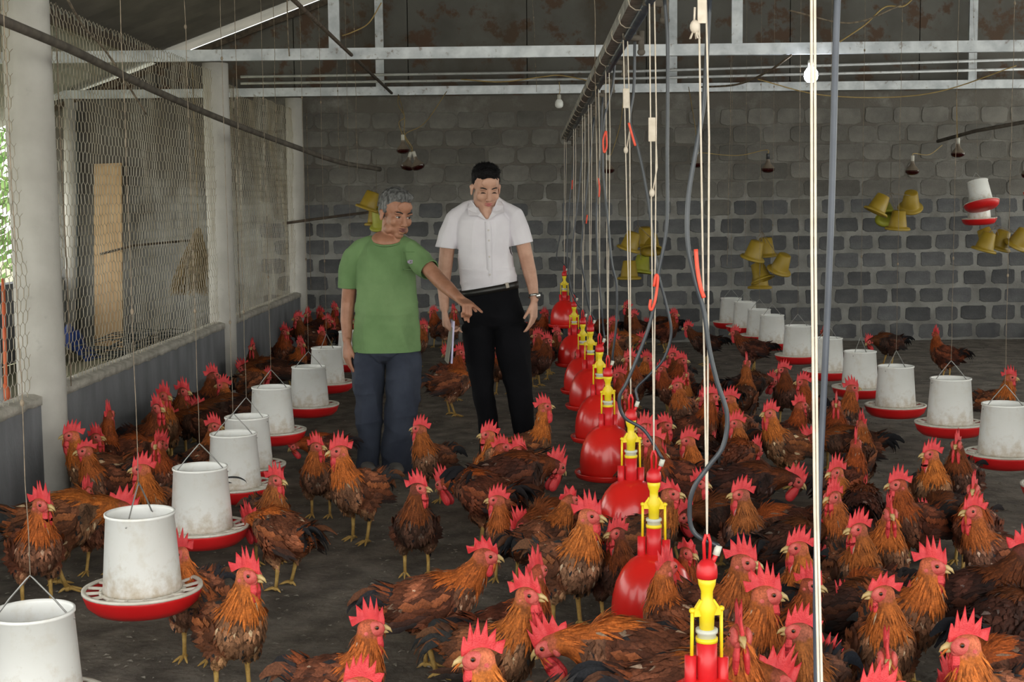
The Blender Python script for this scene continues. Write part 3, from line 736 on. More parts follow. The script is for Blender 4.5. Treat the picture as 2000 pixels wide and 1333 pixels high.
pots('below the hung red pans at the right', 13.3, [(1922,487,.1,.25,0,'leftmost yellow pot'),(1950,482,.35,-.05,0,'middle yellow pot'),(1985,478,.2,-.5,0,'rightmost yellow pot'),(1933,477,.1,.4,0,'hindmost yellow pot')], (1945,440))

# ------------------------------------------------------------------ loose strings hanging from the roof
S = [(534,420,10.5,0,'string before the far netting panel'),(655,330,13,0,'thin string against the wall near the far column'),
     (1040,180,13.5,0,'short string above the white shirted man'),(1160,400,6.9,0,'thin string just left of the water pipe'),
     (1430,520,12.4,60,'faint string left of the cluster of pots'),(690,330,12.0,0,'thin string above the grey-haired man')]
for px, yb, D, yt, lb in S:
    bt, tp = at(px+8 if px < 1200 else px-10, yb, D), at(px, yt-15, D)
    tp = bt+(tp-bt)*((roofz(tp.x)-.02-bt.z)/(tp.z-bt.z)); mb = MB(); n = 14; pts = [bt.lerp(tp, k/n)+Vector((.004*math.sin(k*1.9), 0, 0)) for k in range(n+1)]
    mb.tube(pts, .0021, 5, cap=False)
    for k in range(4):
        q = bt.lerp(tp, .1+.22*k+.1*rnd.random()); mb.ell(q, (.006,.006,.011), seg=6, rings=4)
    mb.build('hanging_string', M['cord'], label=lb, cat='string')
def rope(pts, D, r, m, lb, nm='rope'):
    mb = MB(); mb.tube(smoothpath([at(x, y, d) for (x, y), d in zip(pts, D)], 6), r, 5); mb.build(nm, m, label=lb, cat='rope')
rope([(130,-5),(165,55),(210,105),(285,222)], [6.5,7,7.5,8], .006, M['cord'], 'frayed cord slanting down in front of the roof at the upper left')
rope([(1790,-10),(1765,12),(1728,14),(1690,48),(1640,82)], [10.2]*5, .006, M['flex'], 'yellow cord looped over the beam at the upper right')
rope([(1545,108),(1500,140),(1440,165),(1370,170)], [10.8,11.8,12.8,13.8], .010, M['cord'], 'dusty cord slanting behind the beam left of the lit bulb')
rope([(1480,155),(1600,185),(1740,190),(1850,175),(1985,128)], [13.6,13.9,14.1,14.0,13.6], .006, M['flex'], 'sagging yellow cord along the far beam on the right')
rope([(900,155),(980,160),(1060,150),(1100,148),(1180,165)], [14.0]*5, .006, M['flex'], 'yellow cord draped on the thin pipes by the water pipe')
rope([(745,5),(720,45),(690,62),(668,70)], [11.0]*4, .005, M['flex'], 'brown cord hanging from the roof right of the left post')
rope([(560,-30),(562,60),(565,110)], [10.9]*3, .005, M['cord'], 'thin cord left of the left post')
rope([(1540,20),(1660,45),(1760,10)], [9.5,9.4,9.3], .006, M['cord'], 'cobwebbed cord beside the grey tube at the top')
# ------------------------------------------------------------------ roosters
def attr_mat(name, rough=.75, sheen=.3, fine=180):
    """colour = feather zone colour (vertex attribute) tinted by the bird's own object colour"""
    m = bpy.data.materials.new(name); m.use_nodes = True; t = m.node_tree; b = t.nodes['Principled BSDF']
    at_ = t.nodes.new('ShaderNodeAttribute'); at_.attribute_name = 'fcol'
    oi = t.nodes.new('ShaderNodeObjectInfo')
    mx = t.nodes.new('ShaderNodeMix'); mx.data_type = 'RGBA'; mx.blend_type = 'MULTIPLY'; mx.inputs[0].default_value = 1
    t.links.new(at_.outputs['Color'], mx.inputs[6]); t.links.new(oi.outputs['Color'], mx.inputs[7])
    c = t.nodes.new('ShaderNodeTexCoord'); n = t.nodes.new('ShaderNodeTexNoise'); n.inputs['Scale'].default_value = fine; n.inputs['Detail'].default_value = 3
    t.links.new(c.outputs['Object'], n.inputs['Vector'])
    mr = t.nodes.new('ShaderNodeMapRange'); mr.inputs[1].default_value = .3; mr.inputs[2].default_value = .7; mr.inputs[3].default_value = .65; mr.inputs[4].default_value = 1.3
    t.links.new(n.outputs['Fac'], mr.inputs[0])
    vm = t.nodes.new('ShaderNodeVectorMath'); vm.operation = 'SCALE'; t.links.new(mx.outputs[2], vm.inputs[0]); t.links.new(mr.outputs[0], vm.inputs['Scale'])
    t.links.new(vm.outputs[0], b.inputs['Base Color'])
    b.inputs['Roughness'].default_value = rough; b.inputs['Specular IOR Level'].default_value = .25
    return m
M['plume'] = attr_mat('plumage')
M['comb'] = mat('comb_flesh', (.58,.025,.035), (.70,.050,.055), 30, .5, .3, 260, sss=.0)
M['face'] = mat('face_skin', (.50,.055,.050), (.64,.13,.11), 60, .6, .3, 300)
M['beak'] = mat('beak_horn', (.42,.28,.10), (.58,.42,.19), 60, .4)
M['shank'] = mat('yellow_shank', (.42,.25,.06), (.56,.36,.11), 60, .6, .4, 300)
M['eye'] = mat('bird_eye', (.20,.05,.01), rough=.1); M['pupil'] = mat('bird_pupil', (.005,.005,.005), rough=.08)

NECKC, BODYC, BREASTC, TAILC, RUMPC, THIGHC = (.33,.088,.017), (.112,.038,.019), (.135,.062,.036), (.018,.016,.018), (.20,.055,.018), (.24,.12,.065)
def zone(p, hz):
    """plumage colour for a point on the bird: hackle, back, breast, rump, thigh"""
    x, y, z = p
    if z+x*.35 > .302 and x > .015 or (x > .13 and z > .1): return NECKC
    if x < -.11: return RUMPC
    if x > .070: return BREASTC
    if z < .145: return THIGHC
    return BODYC

POSES = {  # name: neck path (x,y,z,r) from the breast, head centre, head yaw, head pitch
 'alert':  ([(.055,0,.235,.070),(.082,0,.275,.050),(.092,0,.320,.037),(.094,0,.352,.029)], (.103,0,.378), 0, 0),
 'alertL': ([(.055,0,.235,.070),(.080,.003,.275,.050),(.086,.006,.320,.037),(.084,.008,.352,.029)], (.084,.016,.378), 75, 0),
 'alertR': ([(.055,0,.235,.070),(.080,-.003,.275,.050),(.086,-.006,.320,.037),(.084,-.008,.352,.029)], (.084,-.016,.378), -75, 0),
 'alertl': ([(.055,0,.235,.070),(.080,.002,.275,.050),(.088,.004,.320,.037),(.088,.005,.352,.029)], (.095,.010,.378), 38, 5),
 'alertr': ([(.055,0,.235,.070),(.080,-.002,.275,.050),(.088,-.004,.320,.037),(.088,-.005,.352,.029)], (.095,-.010,.378), -38, 5),
 'tall':   ([(.055,0,.240,.068),(.078,0,.285,.046),(.084,0,.340,.033),(.086,0,.395,.027)], (.094,0,.425), 0, -5),
 'lean':   ([(.060,0,.230,.068),(.100,0,.262,.048),(.128,0,.296,.036),(.143,0,.322,.029)], (.156,0,.343), 0, 8),
 'leanL':  ([(.060,0,.230,.068),(.098,.004,.262,.048),(.122,.010,.296,.036),(.132,.016,.322,.029)], (.136,.026,.343), 60, 8),
 'leanR':  ([(.060,0,.230,.068),(.098,-.004,.262,.048),(.122,-.010,.296,.036),(.132,-.016,.322,.029)], (.136,-.026,.343), -60, 8),
 'mid':    ([(.065,0,.220,.064),(.112,0,.232,.046),(.150,0,.240,.035),(.180,0,.238,.028)], (.203,0,.230), 0, 30),
 'low':    ([(.070,0,.205,.064),(.118,0,.190,.046),(.155,0,.155,.035),(.180,0,.115,.028)], (.194,0,.085), 0, 60),
}
PROTO = {}
def leaf(mb, p, d, n, L, W, col, curl=.25):
    """one feather: a pointed blade with a raised midrib"""
    d = d.normalized(); s = d.cross(n).normalized()
    a = p; b = p+d*L*.45+s*W/2; c = p+d*L*.45-s*W/2; m = p+d*L*.5+n*W*.22; e = p+d*L-n*L*curl*.4
    mb.add([a, b, m, c, e], [(0,1,2),(0,2,3),(1,4,2),(2,4,3)], 0, True, (*col, 1))
def make_proto(name, seed):
    R = random.Random(seed); neck, hc, hyaw, hpitch = POSES[name]
    H = Matrix.Translation(hc)@Matrix.Rotation(math.radians(hyaw), 4, 'Z')@Matrix.Rotation(math.radians(hpitch), 4, 'Y')@Matrix.Scale(1.15, 4); HR = H.to_3x3()
    P = {}
    # body, neck and head in one skin
    mb = MB()
    chain(mb, [(-.128,0,.222,.022,(1,1.1,.8)), (-.100,0,.212,.044,(1,1.1,1)), (-.058,0,.203,.072,(1,1.05,1)), (-.01,0,.203,.084,(1,1.0,1.05)), (.038,0,.215,.082,(1,.98,1.08)), (.066,0,.236,.064,(1,1.05,1.1))], .3)
    chain(mb, [(.045,0,.215,.080)]+[(x, y, z, r*1.07) for x, y, z, r in neck], .3)
    mb.ell(H@Vector((0,0,0)), (.031,.0225,.0235), HR); mb.ell(H@Vector((.014,0,-.003)), (.022,.017,.017), HR)
    chain(mb, [(*neck[-1][:3], .027), (*(H@Vector((-.006,0,-.004))), .023)], .3)
    for s in (1,-1):
        chain(mb, [(-.005,.048*s,.185,.046), (.012,.050*s,.140,.033), (-.004,.048*s,.108,.018)], .3)
    me = remesh(mb, 'body', .0075, 3, [M['plume']])
    n = len(me.vertices); ca = me.color_attributes.new('fcol', 'FLOAT_COLOR', 'POINT')
    cols = []
    for v in me.vertices:
        c = zone(v.co, hc[2]); k = .75+.5*mnoise.noise(v.co*30)
        hd = (v.co-Vector(hc)).length
        if hd < .034: c = (.40,.10,.05)
        cols += [c[0]*k, c[1]*k, c[2]*k, 1]
    ca.data.foreach_set('color', cols)
    P['body'] = me
    # feathers laid over it
    me.calc_loop_triangles(); tris = me.loop_triangles
    areas = [t.area for t in tris]; cum = np.cumsum(areas)
    fb = MB(); hv = Vector(hc); nb = Vector(neck[1][:3])
    for k in range(2100):
        t = tris[int(np.searchsorted(cum, R.random()*cum[-1]))]
        p = t.center.copy(); nrm = t.normal.copy()
        if (p-hv).length < .034: continue
        if p.z < .10: continue
        isneck = zone(p, 0) is NECKC
        if isneck:
            flow = (nb-hv).normalized()*1.0+Vector((-.25,0,-.35))
            L = R.uniform(.035,.055); W = R.uniform(.0055,.009)
        elif p.x > .05:
            flow = Vector((-.35,0,-1)); L = R.uniform(.024,.036); W = R.uniform(.010,.015)
        elif p.z < .16:
            flow = Vector((-.5,0,-.9)); L = R.uniform(.022,.034); W = R.uniform(.010,.015)
        else:
            flow = Vector((-1,0,-.22)); L = R.uniform(.032,.050); W = R.uniform(.012,.019)
        flow = flow-nrm*flow.dot(nrm)
        if flow.length < 1e-4: continue
        flow.normalize(); flow = (flow+Vector((R.gauss(0,.16), R.gauss(0,.16), R.gauss(0,.12)))+nrm*R.uniform(.03,.20)).normalized()
        c = zone(p, 0); kk = R.uniform(.72,1.3)*(1 if isneck else math.exp(1.5*mnoise.noise(p*16+Vector((seed*3,0,0))))); 
        if R.random() < .025: c = (.30,.21,.15)
        if not isneck and R.random() < .035: c = TAILC; kk = 1
        fb.v and None
        leaf(fb, p-nrm*.002, flow, nrm, L, W, (c[0]*kk, c[1]*kk, c[2]*kk))
    P['plumage'] = fb.mesh('plumage', M['plume'])
    # folded wings
    for s, key in ((1,'wl'),(-1,'wr')):
        wb = MB()
        wb.ell((-.012,.078*s,.212), (.074,.012,.042), Matrix.Rotation(-.22,3,'Y'), seg=14, rings=10, col=(.075,.026,.014,1))
        for row, (z0, cnt, L, W, cc) in enumerate([(.238,8,.045,.026,(.22,.07,.028)),(.218,8,.060,.025,(.13,.042,.02)),(.198,9,.090,.020,(.05,.022,.016)),(.182,8,.080,.017,(.025,.018,.018))]):
            for i in range(cnt):
                x = .056-.125*i/cnt-.008*row
                k = R.uniform(.7,1.35)
                leaf(wb, Vector((x, (.097-.0022*abs(i-3)-.003*row)*s, z0+.22*x+R.uniform(-.006,.006))), Vector((-1,-.06*s,-.28+R.uniform(-.10,.06))), Vector((0,s,0)), L*R.uniform(.85,1.15), W, tuple(q*k for q in cc), .1)
        P[key] = wb.mesh('wing', M['plume'])
    # tail of arching black feathers
    tb = MB()
    for i in range(15):
        s = (i-7)/7; L = R.uniform(.085,.150)*(1-.25*abs(s)); a = math.radians(R.uniform(18,58))
        base = Vector((-.118,.020*s,.228)); pts = []
        for q in range(6):
            u = q/5; pts.append(base+Vector((-math.cos(a-u*1.15)*L*u, .050*s*u, math.sin(a-u*.9)*L*u)))
        W = R.uniform(.010,.016); col = (.020,.020,.024,1) if R.random() < .75 else (.10,.04,.02,1)
        vs = []
        for q, p_ in enumerate(pts):
            wq = W*math.sin(math.pi*(q+.7)/6.4); vs += [p_+Vector((0,wq*.35,wq)), p_+Vector((0,.004*(1 if s > 0 else -1),0)), p_-Vector((0,wq*.35,wq))]
        tb.add(vs, [(3*q, 3*q+1, 3*q+4, 3*q+3) for q in range(5)]+[(3*q+1, 3*q+2, 3*q+5, 3*q+4) for q in range(5)], 0, True, col)
    for i in range(70):
        a = R.uniform(0, 6.28); d = Vector((-1, .5*math.cos(a), .55+.5*math.sin(a)))
        c = R.choice([(.18,.05,.018),(.06,.025,.016),(.02,.018,.02)])
        leaf(tb, Vector((-.102+R.uniform(-.01,.02), .026*math.cos(a), .218+.026*math.sin(a))), d, Vector((.3,math.cos(a),math.sin(a))).normalized(), R.uniform(.05,.09), .016, c, .5)
    P['tail'] = tb.mesh('tail', M['plume'])
    # comb, two kinds
    for kind in (0,1):
        cb = MB(); ns = 6 if kind == 0 else 5; hgt = .046 if kind == 0 else .028
        prof = []
        base = [(.034,.006),(.030,.012),(.022,.019),(.010,.0235),(-.004,.0240),(-.018,.0215),(-.030,.020),(-.040,.020)]
        m = ns*4
        for i in range(m+1):
            u = i/m; x = .034-.082*u; env = (math.sin(math.pi*min(1,u*.92+.10)))**.6
            zb = .012+.014*math.sin(math.pi*min(1,u*1.1)) ; ph = (i % 4)
            tooth = {0:.40,1:.66,2:1.06,3:.70}[ph]
            lean = -.010*(tooth-.55)*1.5*(u*1.5-.1)
            prof.append((x+lean, zb+hgt*env*tooth*(.9+.2*R.random())))
        low = [(.034-.076*i/m, (.004+.017*math.sin(math.pi*min(1,(i/m)*1.05)))) for i in range(m+1)]
        wob = [(.0035+.004*kind)*math.sin(i*.5+seed)*(1+.5*math.sin(seed*2.3)) for i in range(m+1)]
        vs = []
        for i in range(m+1):
            for sy in (1,-1):
                th = .0036
                vs.append((low[i][0], sy*th+0, low[i][1])); vs.append((low[i][0]*.4+prof[i][0]*.6, sy*th*.75+wob[i]*.5, low[i][1]*.45+prof[i][1]*.55)); vs.append((prof[i][0], sy*.0008+wob[i], prof[i][1]))
        fs = []
        for i in range(m):
            o, q = 6*i, 6*i+6
            fs += [(o, q, q+1, o+1), (o+1, q+1, q+2, o+2), (o+3, o+4, q+4, q+3), (o+4, o+5, q+5, q+4), (o+2, q+2, q+5, o+5)]
        fs += [(0,1,4,3),(1,2,5,4),(6*m,6*m+3,6*m+4,6*m+1),(6*m+1,6*m+4,6*m+5,6*m+2)]
        cb.add(vs, fs)
        P['comb%d' % kind] = cb.mesh('comb', M['comb'], H)
        for s, key in ((1,'a'),(-1,'b')):
            vb = MB(); q = 1.3 if kind == 0 else .85
            chain(vb, [(.022,.007*s,-.014,.0075,(1,.6,1)), (.019,.010*s,-.027*q-.004,.0125*q,(1,.42,1)), (.016,.011*s,-.044*q,.0135*q,(.95,.36,1))], .25)
            P['wattle%s%d' % (key, kind)] = vb.mesh('wattle', M['comb'], H)
    for s, key in ((1,'a'),(-1,'b')):
        vb = MB(); vb.ell((.012,.0130*s,.001), (.0225,.0090,.0180)); vb.ell((.020,.008*s,-.010), (.013,.008,.010)); vb.ell((-.008,.0175*s,-.013), (.008,.0050,.0115)); P['face'+key] = vb.mesh('face_skin', M['face'], H)
        vb = MB(); vb.ell((.014,.0215*s,.006), (.0052,.0030,.0050), mi=0); vb.ell((.0145,.0238*s,.006), (.0033,.0016,.0033), mi=1); P['eye'+key] = vb.mesh('eye', [M['eye'], M['pupil']], H)
    vb = MB()
    vb.tube([(.024,0,.002), (.036,0,.002), (.046,0,-.002), (.053,0,-.010)], [.0095,.0072,.0042,.0008], 8); vb.tube([(.024,0,-.008), (.036,0,-.008), (.045,0,-.011)], [.007,.005,.001], 8)
    P['beak'] = vb.mesh('beak', M['beak'], H)
    # legs
    for s, key in ((1,'a'),(-1,'b')):
        lb = MB(); fx = R.uniform(-.02,.03)
        lb.tube([(-.004,.048*s,.118), (-.012+fx*.3,.047*s,.095), (-.006+fx*.7,.047*s,.05), (fx,.047*s,.014)], [.0095,.0088,.0068,.0072], 8)
        lb.ell((fx,.047*s,.012), (.010,.009,.009))
        for ang, L in ((0,.055),(32,.048),(-32,.048),(180,.026)):
            a = math.radians(ang); e = Vector((math.cos(a), math.sin(a), 0)); p0 = Vector((fx,.047*s,.010))
            lb.tube([p0, p0+e*L*.35+Vector((0,0,.003)), p0+e*L*.75-Vector((0,0,.004)), p0+e*L-Vector((0,0,.008))], [.006,.0052,.0042,.0012], 6)
        P['leg'+key] = lb.mesh('leg', M['shank'])
    # eye position used to aim the bird
    P['_eye'] = H@Vector((.014,0,.006)); P['_name'] = name
    return P
for i, k in enumerate(POSES): PROTO[k] = make_proto(k, i+3)

TONES = {'b': ((1.0,1.0,1.0,1), 'brown'), 'o': ((1.30,1.28,1.15,1), 'orange-brown'), 'd': ((.50,.46,.50,1), 'dark brown'), 'g': ((.95,1.15,1.35,1), 'grey-breasted brown'),
         'k': ((.33,.33,.40,1), 'blackish'), 'r': ((.85,.66,.62,1), 'dark red-brown'), 'l': ((1.45,1.5,1.5,1), 'pale brown')}
POST = {'alert':'', 'alertL':', head turned to its left', 'alertR':', head turned to its right', 'alertl':'', 'alertr':'', 'tall':', neck stretched', 'lean':', neck forward',
        'leanL':', craning', 'leanR':', craning', 'mid':', head lowered', 'low':', pecking'}
placed = []
def lab(tn, where, post):
    b = '%s rooster %s' % (tn, where)
    return b+post if len((b+post).replace('-', ' ').split()) <= 16 else ' '.join(b.split()[:16])
def rooster(px, py, pose, head, tone, where, comb=0, s=1.0, Dmax=14.25, zlift=0):
    """px,py: where its eye is seen; head: the way its body points (0 right, 90 away, 180 left, 270 towards the camera)"""
    best = None
    for ds in (0, -.04, .04, -.08, .08, .12):
        for dh in (0, 14, -14, 28, -28):
            sc_ = s*(1+ds); e = PROTO[pose]['_eye']*sc_; a = math.radians(head+dh)
            ca, sa = math.cos(a), math.sin(a)
            tgt = at_z(px, py, e.z)
            if tgt.y > Dmax or tgt.y < 0: tgt = at(px, py, Dmax)
            x, y = tgt.x-(ca*e.x-sa*e.y), tgt.y-(sa*e.x+ca*e.y)
            y = min(y, Dmax+.1)
            cost = abs(ds)*1.6+abs(dh)*.004
            pts = [(x+ca*k*sc_, y+sa*k*sc_) for k in (-.09, .0, .07)]
            for other in placed:
                for (qx, qy) in other:
                    for (ax, ay) in pts:
                        d = math.hypot(ax-qx, ay-qy)
                        if d < .165: cost += (.165-d)*9
            for (ox, oy) in drink_xy:
                for (ax, ay) in pts:
                    d = math.hypot(ax-ox, ay-oy)
                    if d < .225: cost += (.225-d)*14
            for (ax, ay) in pts:
                if ax < WX+.25: cost += (WX+.25-ax)*30
            if best is None or cost < best[0]: best = (cost, x, y, a, sc_, pts)
    _, x, y, a, sc_, pts = best
    dx = max(0, WX+.27-min(p[0] for p in pts)); x += dx; pts = [(p[0]+dx, p[1]) for p in pts]; placed.append(pts)
    P = PROTO[pose]; col, tn = TONES[tone]
    k = rnd.uniform(.88,1.12); col = (col[0]*k, col[1]*k*rnd.uniform(.93,1.07), col[2]*k, 1)
    t = thing('rooster', lab(tn, where, POST[pose]), 'rooster', (x, y, zlift), a)
    t['group'] = 'roosters on the shed floor'; t.scale = (sc_,)*3
    for nm, key in (('body','body'),('plumage','plumage'),('wing','wl'),('wing','wr'),('tail','tail'),('comb','comb%d'%comb),('wattle','wattlea%d'%comb),('wattle','wattleb%d'%comb),
                    ('face_skin','facea'),('face_skin','faceb'),('eye','eyea'),('eye','eyeb'),('beak','beak'),('leg','lega'),('leg','legb')):
        o = bpy.data.objects.new(nm, P[key]); COL.objects.link(o); o.parent = t; o.color = col
        if nm == 'plumage': o['kind'] = 'stuff'
    return t
# ------------------------------------------------------------------ the flock
R_ = rooster
# left side, front to back
R_(88,985,'alertl',300,'o','at the left edge looking right, big spiked comb',0,1.08)
R_(131,850,'alert',205,'o','facing left beside the base of the nearest column',0)
R_(160,880,'alertr',240,'b','just right of the one at the column base, beak to the left',1)
R_(166,960,'alert',265,'r','staring head-on, below the birds at the column base',0,.95)
R_(193,853,'alertL',265,'r','with a big comb flopped over, near the wall')
R_(227,797,'alert',350,'d','dark, by the wall looking right over the others')
R_(183,808,'tall',60,'r','with only its red comb showing against the wall',0,.92)
R_(306,773,'alertl',318,'o','alone before the wall, open side view, looking right')
R_(356,764,'alertl',330,'d','between the wall and the middle column, head low in shade')
R_(396,732,'alert',20,'d','turning away toward the middle column')
R_(431,752,'alertR',270,'o','facing left at the foot of the middle column')
R_(424,832,'alertR',60,'b','showing only a comb behind two white feeders',0)
R_(306,868,'alert',268,'r','head-on, between the wall group and the feeders')
R_(270,915,'alertR',262,'o','facing left directly behind the second nearest feeder',0,1.05)
R_(250,995,'mid',25,'o','feeding, its comb rising behind the second nearest feeder',0,1.15)
R_(340,1082,'alertr',262,'l','in front of the second nearest feeder, narrow head facing us',0,1.02)
R_(493,1122,'alertl',305,'o','large, right of the second nearest feeder, looking right',0,1.06)
R_(545,937,'alertl',300,'g','with pale breast feathers before the left feeders',0,.98)
R_(482,1018,'mid',140,'o','showing its black round tail, head at the red pan',0,1.05)
R_(624,871,'alertL',262,'b','standing left of the green shirted man, looking right',0,.95)
R_(655,880,'alertr',235,'o','stretching down beside the green shirted man, tail behind',0,1.12)
R_(571,872,'mid',200,'r','ducking under the red pan of the clean feeder',0,.85)
# centre
R_(815,836,'alertR',240,'b','facing left at the feet of the green shirted man, tail raised')
R_(824,952,'alertL',272,'d','standing clear on the open floor, legs in view')
R_(948,848,'alertR',262,'o','facing left with open beak in front of the black trousers')
R_(1020,880,'alertL',255,'o','looking right, neck crossing the one with the open beak')
R_(985,872,'alert',20,'r','with only its comb between two orange necks')
R_(1068,793,'tall',10,'o','neck stretched at the right foot of the white shirted man')
R_(1092,912,'mid',5,'d','low behind others, looking right, beside the fourth drinker',0,1.15)
R_(964,975,'alertR',255,'b','small, facing left in the middle of the open crowd',0,.9)
R_(862,945,'mid',175,'r','stooping, long dark back in profile')
R_(912,960,'low',170,'l','stooping, its pale fluffy rump in view',0,1.05)
R_(1117,975,'lean',28,'b','seen from behind, long neck to the right, before the third drinker',1)
R_(1160,1006,'alertl',305,'l','with grey-gold breast and huge comb left of the second drinker',0,1.12)
R_(1197,1040,'alertR',285,'d','facing left against the second drinker bell')
R_(957,1084,'lean',5,'o','with a pale face and little comb, body in profile to the right',1,1.1)
R_(1052,1112,'alertl',20,'r','with its comb just left of the second drinker, dark tail')
R_(1040,1160,'alert',325,'o','tall in the front, neck glossy orange, looking right',0,1.05)
R_(922,1282,'alertr',225,'l','in the foreground facing left with a huge comb',0,1.12)
R_(734,1222,'alertl',335,'o','in the foreground left of centre, looking right',0,1.0)
R_(690,1335,'alertR',250,'o','whose comb pokes up at the bottom left of centre',0,1.0)
R_(1062,1262,'mid',170,'o','with a large blue-black tail turned to the nearest drinker',0,1.2)
R_(1306,1105,'alertR',125,'o','covering the second drinker bell with its orange neck',0,1.0)
R_(1317,963,'alert',345,'b','peering right from behind the third drinker neck',1,.95)
R_(1293,886,'alertl',300,'r','head-on between the second and third drinkers',0,.9)
R_(1349,1080,'alertl',300,'r','behind the nearest drinker neck, thin comb upright',1,.95)
# right of the drinkers
R_(1440,964,'alertR',262,'g','facing left by the hose of the nearest drinker, large')
R_(1374,944,'alert',350,'d','behind the thick white cord with dark red comb')
R_(1338,860,'alertR',262,'o','facing left with a pale beak, right of the third drinker')
R_(1305,830,'alert',350,'r','facing right behind the paired white cords')
R_(1431,826,'alertR',265,'b','large, facing left inside the loop of the hose')
R_(1498,806,'alert',205,'o','facing left with orange comb lit up, clear profile',0,1.05)
R_(1318,752,'alertr',240,'l','with a pale face looking left beyond the cords',1)
R_(1340,731,'tall',270,'b','thin, head-on right behind the pale-faced one',0,.85)
R_(1336,704,'alert',350,'r','facing right near the wall side of the cords')
R_(1268,700,'alert',340,'o','facing right between the cords of the third drinker')
R_(1372,776,'alertr',235,'r','behind the thick white cord, left of two red combs')
R_(1394,774,'alert',20,'r','behind the thick white cord, right of two red combs')
R_(1420,778,'alertR',255,'o','facing left just inside the hose loop, upper one')
R_(1459,708,'tall',70,'b','stretching its neck, seen from behind beyond the hose')
R_(1525,722,'alertR',250,'d','facing left in front of the right feeder row')
R_(1563,746,'alertR',240,'r','left of the tall rope, under the feeders')
R_(1567,790,'alert',30,'r','turning away left of the tall rope, comb splayed')
R_(1432,650,'lean',165,'d','feeding at the farthest pans of the right row')
R_(1826,652,'alertr',140,'r','walking alone by the far wall behind the right feeders')
R_(1695,668,'mid',200,'k','by the far wall, just its black tail above a feeder')
R_(1608,648,'alert',100,'d','by the far wall behind the grey tube')
R_(1978,737,'alertl',300,'o','peering right at the right edge behind the last feeder',0)
R_(1669,757,'alertL',275,'b','under the feeder pans right of the grey tube, tall comb')
R_(1633,788,'alert',255,'r','head-on just right of the grey tube, big wattles')
R_(1681,826,'alertl',60,'b','seen from behind, right of the tall rope, upper',0,.95)
R_(1672,865,'alertl',35,'r','with red nape, looking away right of the grey tube')
R_(1812,886,'alertR',262,'o','facing left in the clear floor below the right feeders')
R_(1868,868,'alert',240,'d','slim, head-on beside a red pan on the right')
R_(1747,945,'alertr',215,'r','facing left behind the head-on one, pale ear')
R_(1740,1003,'alert',270,'o','head-on with wide wattles in the right crowd')
R_(1901,955,'alert',258,'r','head-on above the one facing left at the right')
R_(1893,997,'alert',195,'b','facing left at the right, body running to the edge')
R_(1668,1032,'alertR',275,'b','facing left with pale beak, right of the grey tube')
R_(1627,922,'alertr',245,'o','facing left, half cut by the grey tube, upper')
R_(1622,970,'alertr',240,'b','facing left, half cut by the grey tube, lower')
R_(1550,1068,'alertR',262,'o','facing left, pinkish face, left of the tall rope')
R_(1832,1103,'alertl',300,'o','with the tallest spiked comb, looking right, on the right',0,1.08)
R_(1713,1156,'alertR',265,'o','with a long neck facing left, right foreground',1,1.04)
R_(1507,1158,'alertl',325,'o','with a massive comb looking right beside the nearest drinker',0,1.12)
R_(1462,1096,'alertl',320,'b','peeping right behind the massive comb')
R_(1592,1142,'alertl',320,'r','looking right behind the tall rope, pink comb')
R_(1551,1228,'alertR',255,'g','facing left with swept comb, before the tall rope')
R_(1447,1240,'alert',272,'o','head-on right beside the neck of the nearest drinker',0,1.0)
R_(1872,1255,'alertr',220,'l','in the right foreground facing left with white ear',0,1.10)
R_(1733,1285,'alert',262,'b','head-on in the right foreground, narrow comb')
R_(1700,1352,'alertR',250,'o','whose pale comb cuts the bottom edge on the right')
R_(2012,1074,'lean',5,'k','black-bodied, leaving the picture at the right edge',0,1.1)
R_(2030,1180,'mid',30,'k','dark, turned away at the right edge with pale legs',0,1.15)
R_(1620,1040,'mid',20,'k','blackish, stooping behind the tall rope')
R_(1560,940,'mid',350,'k','blackish, stooping with its tail to the hose',0,1.1)
# far middle, right of the drinkers
R_(1193,630,'alertR',250,'r','by the far wall, left of the second cord, upper',0,.98)
R_(1194,663,'alertR',240,'b','below the upper one left of the second cord')
R_(1234,616,'alertR',250,'d','by the far wall just right of the third drinker cord')
R_(1320,614,'alert',345,'r','at the far wall right of the paired cords')
R_(1222,598,'tall',180,'k','dark at the far wall behind the third drinker cord')
R_(1262,605,'mid',200,'k','black with upright tail by the far wall')
R_(1225,700,'alertR',245,'r','facing left beside the thin hose of the fourth drinker')
R_(1204,732,'alertR',255,'r','dim, facing left just beside the fourth drinker')
R_(1217,772,'alert',250,'r','behind the thick hose bend near the fourth drinker')
R_(1309,694,'alertr',240,'d','dim, behind the hose of the third drinker')
R_(1288,720,'alert',200,'r','dim, between the paired cords')
R_(1388,715,'alert',80,'b','seen from behind, touching the thick white cord')
R_(1253,835,'alertr',215,'r','right against the third drinker cap, comb pink')
R_(1267,860,'alertr',205,'r','right below the bend of the hose by the third drinker')
R_(1150,640,'mid',200,'d','dim, between drinker cords near the wall')
R_(1255,665,'mid',10,'b','with brown back in profile beyond the cords',0,1.1)
R_(1340,640,'lean',170,'k','dim at the wall right of the hoses')
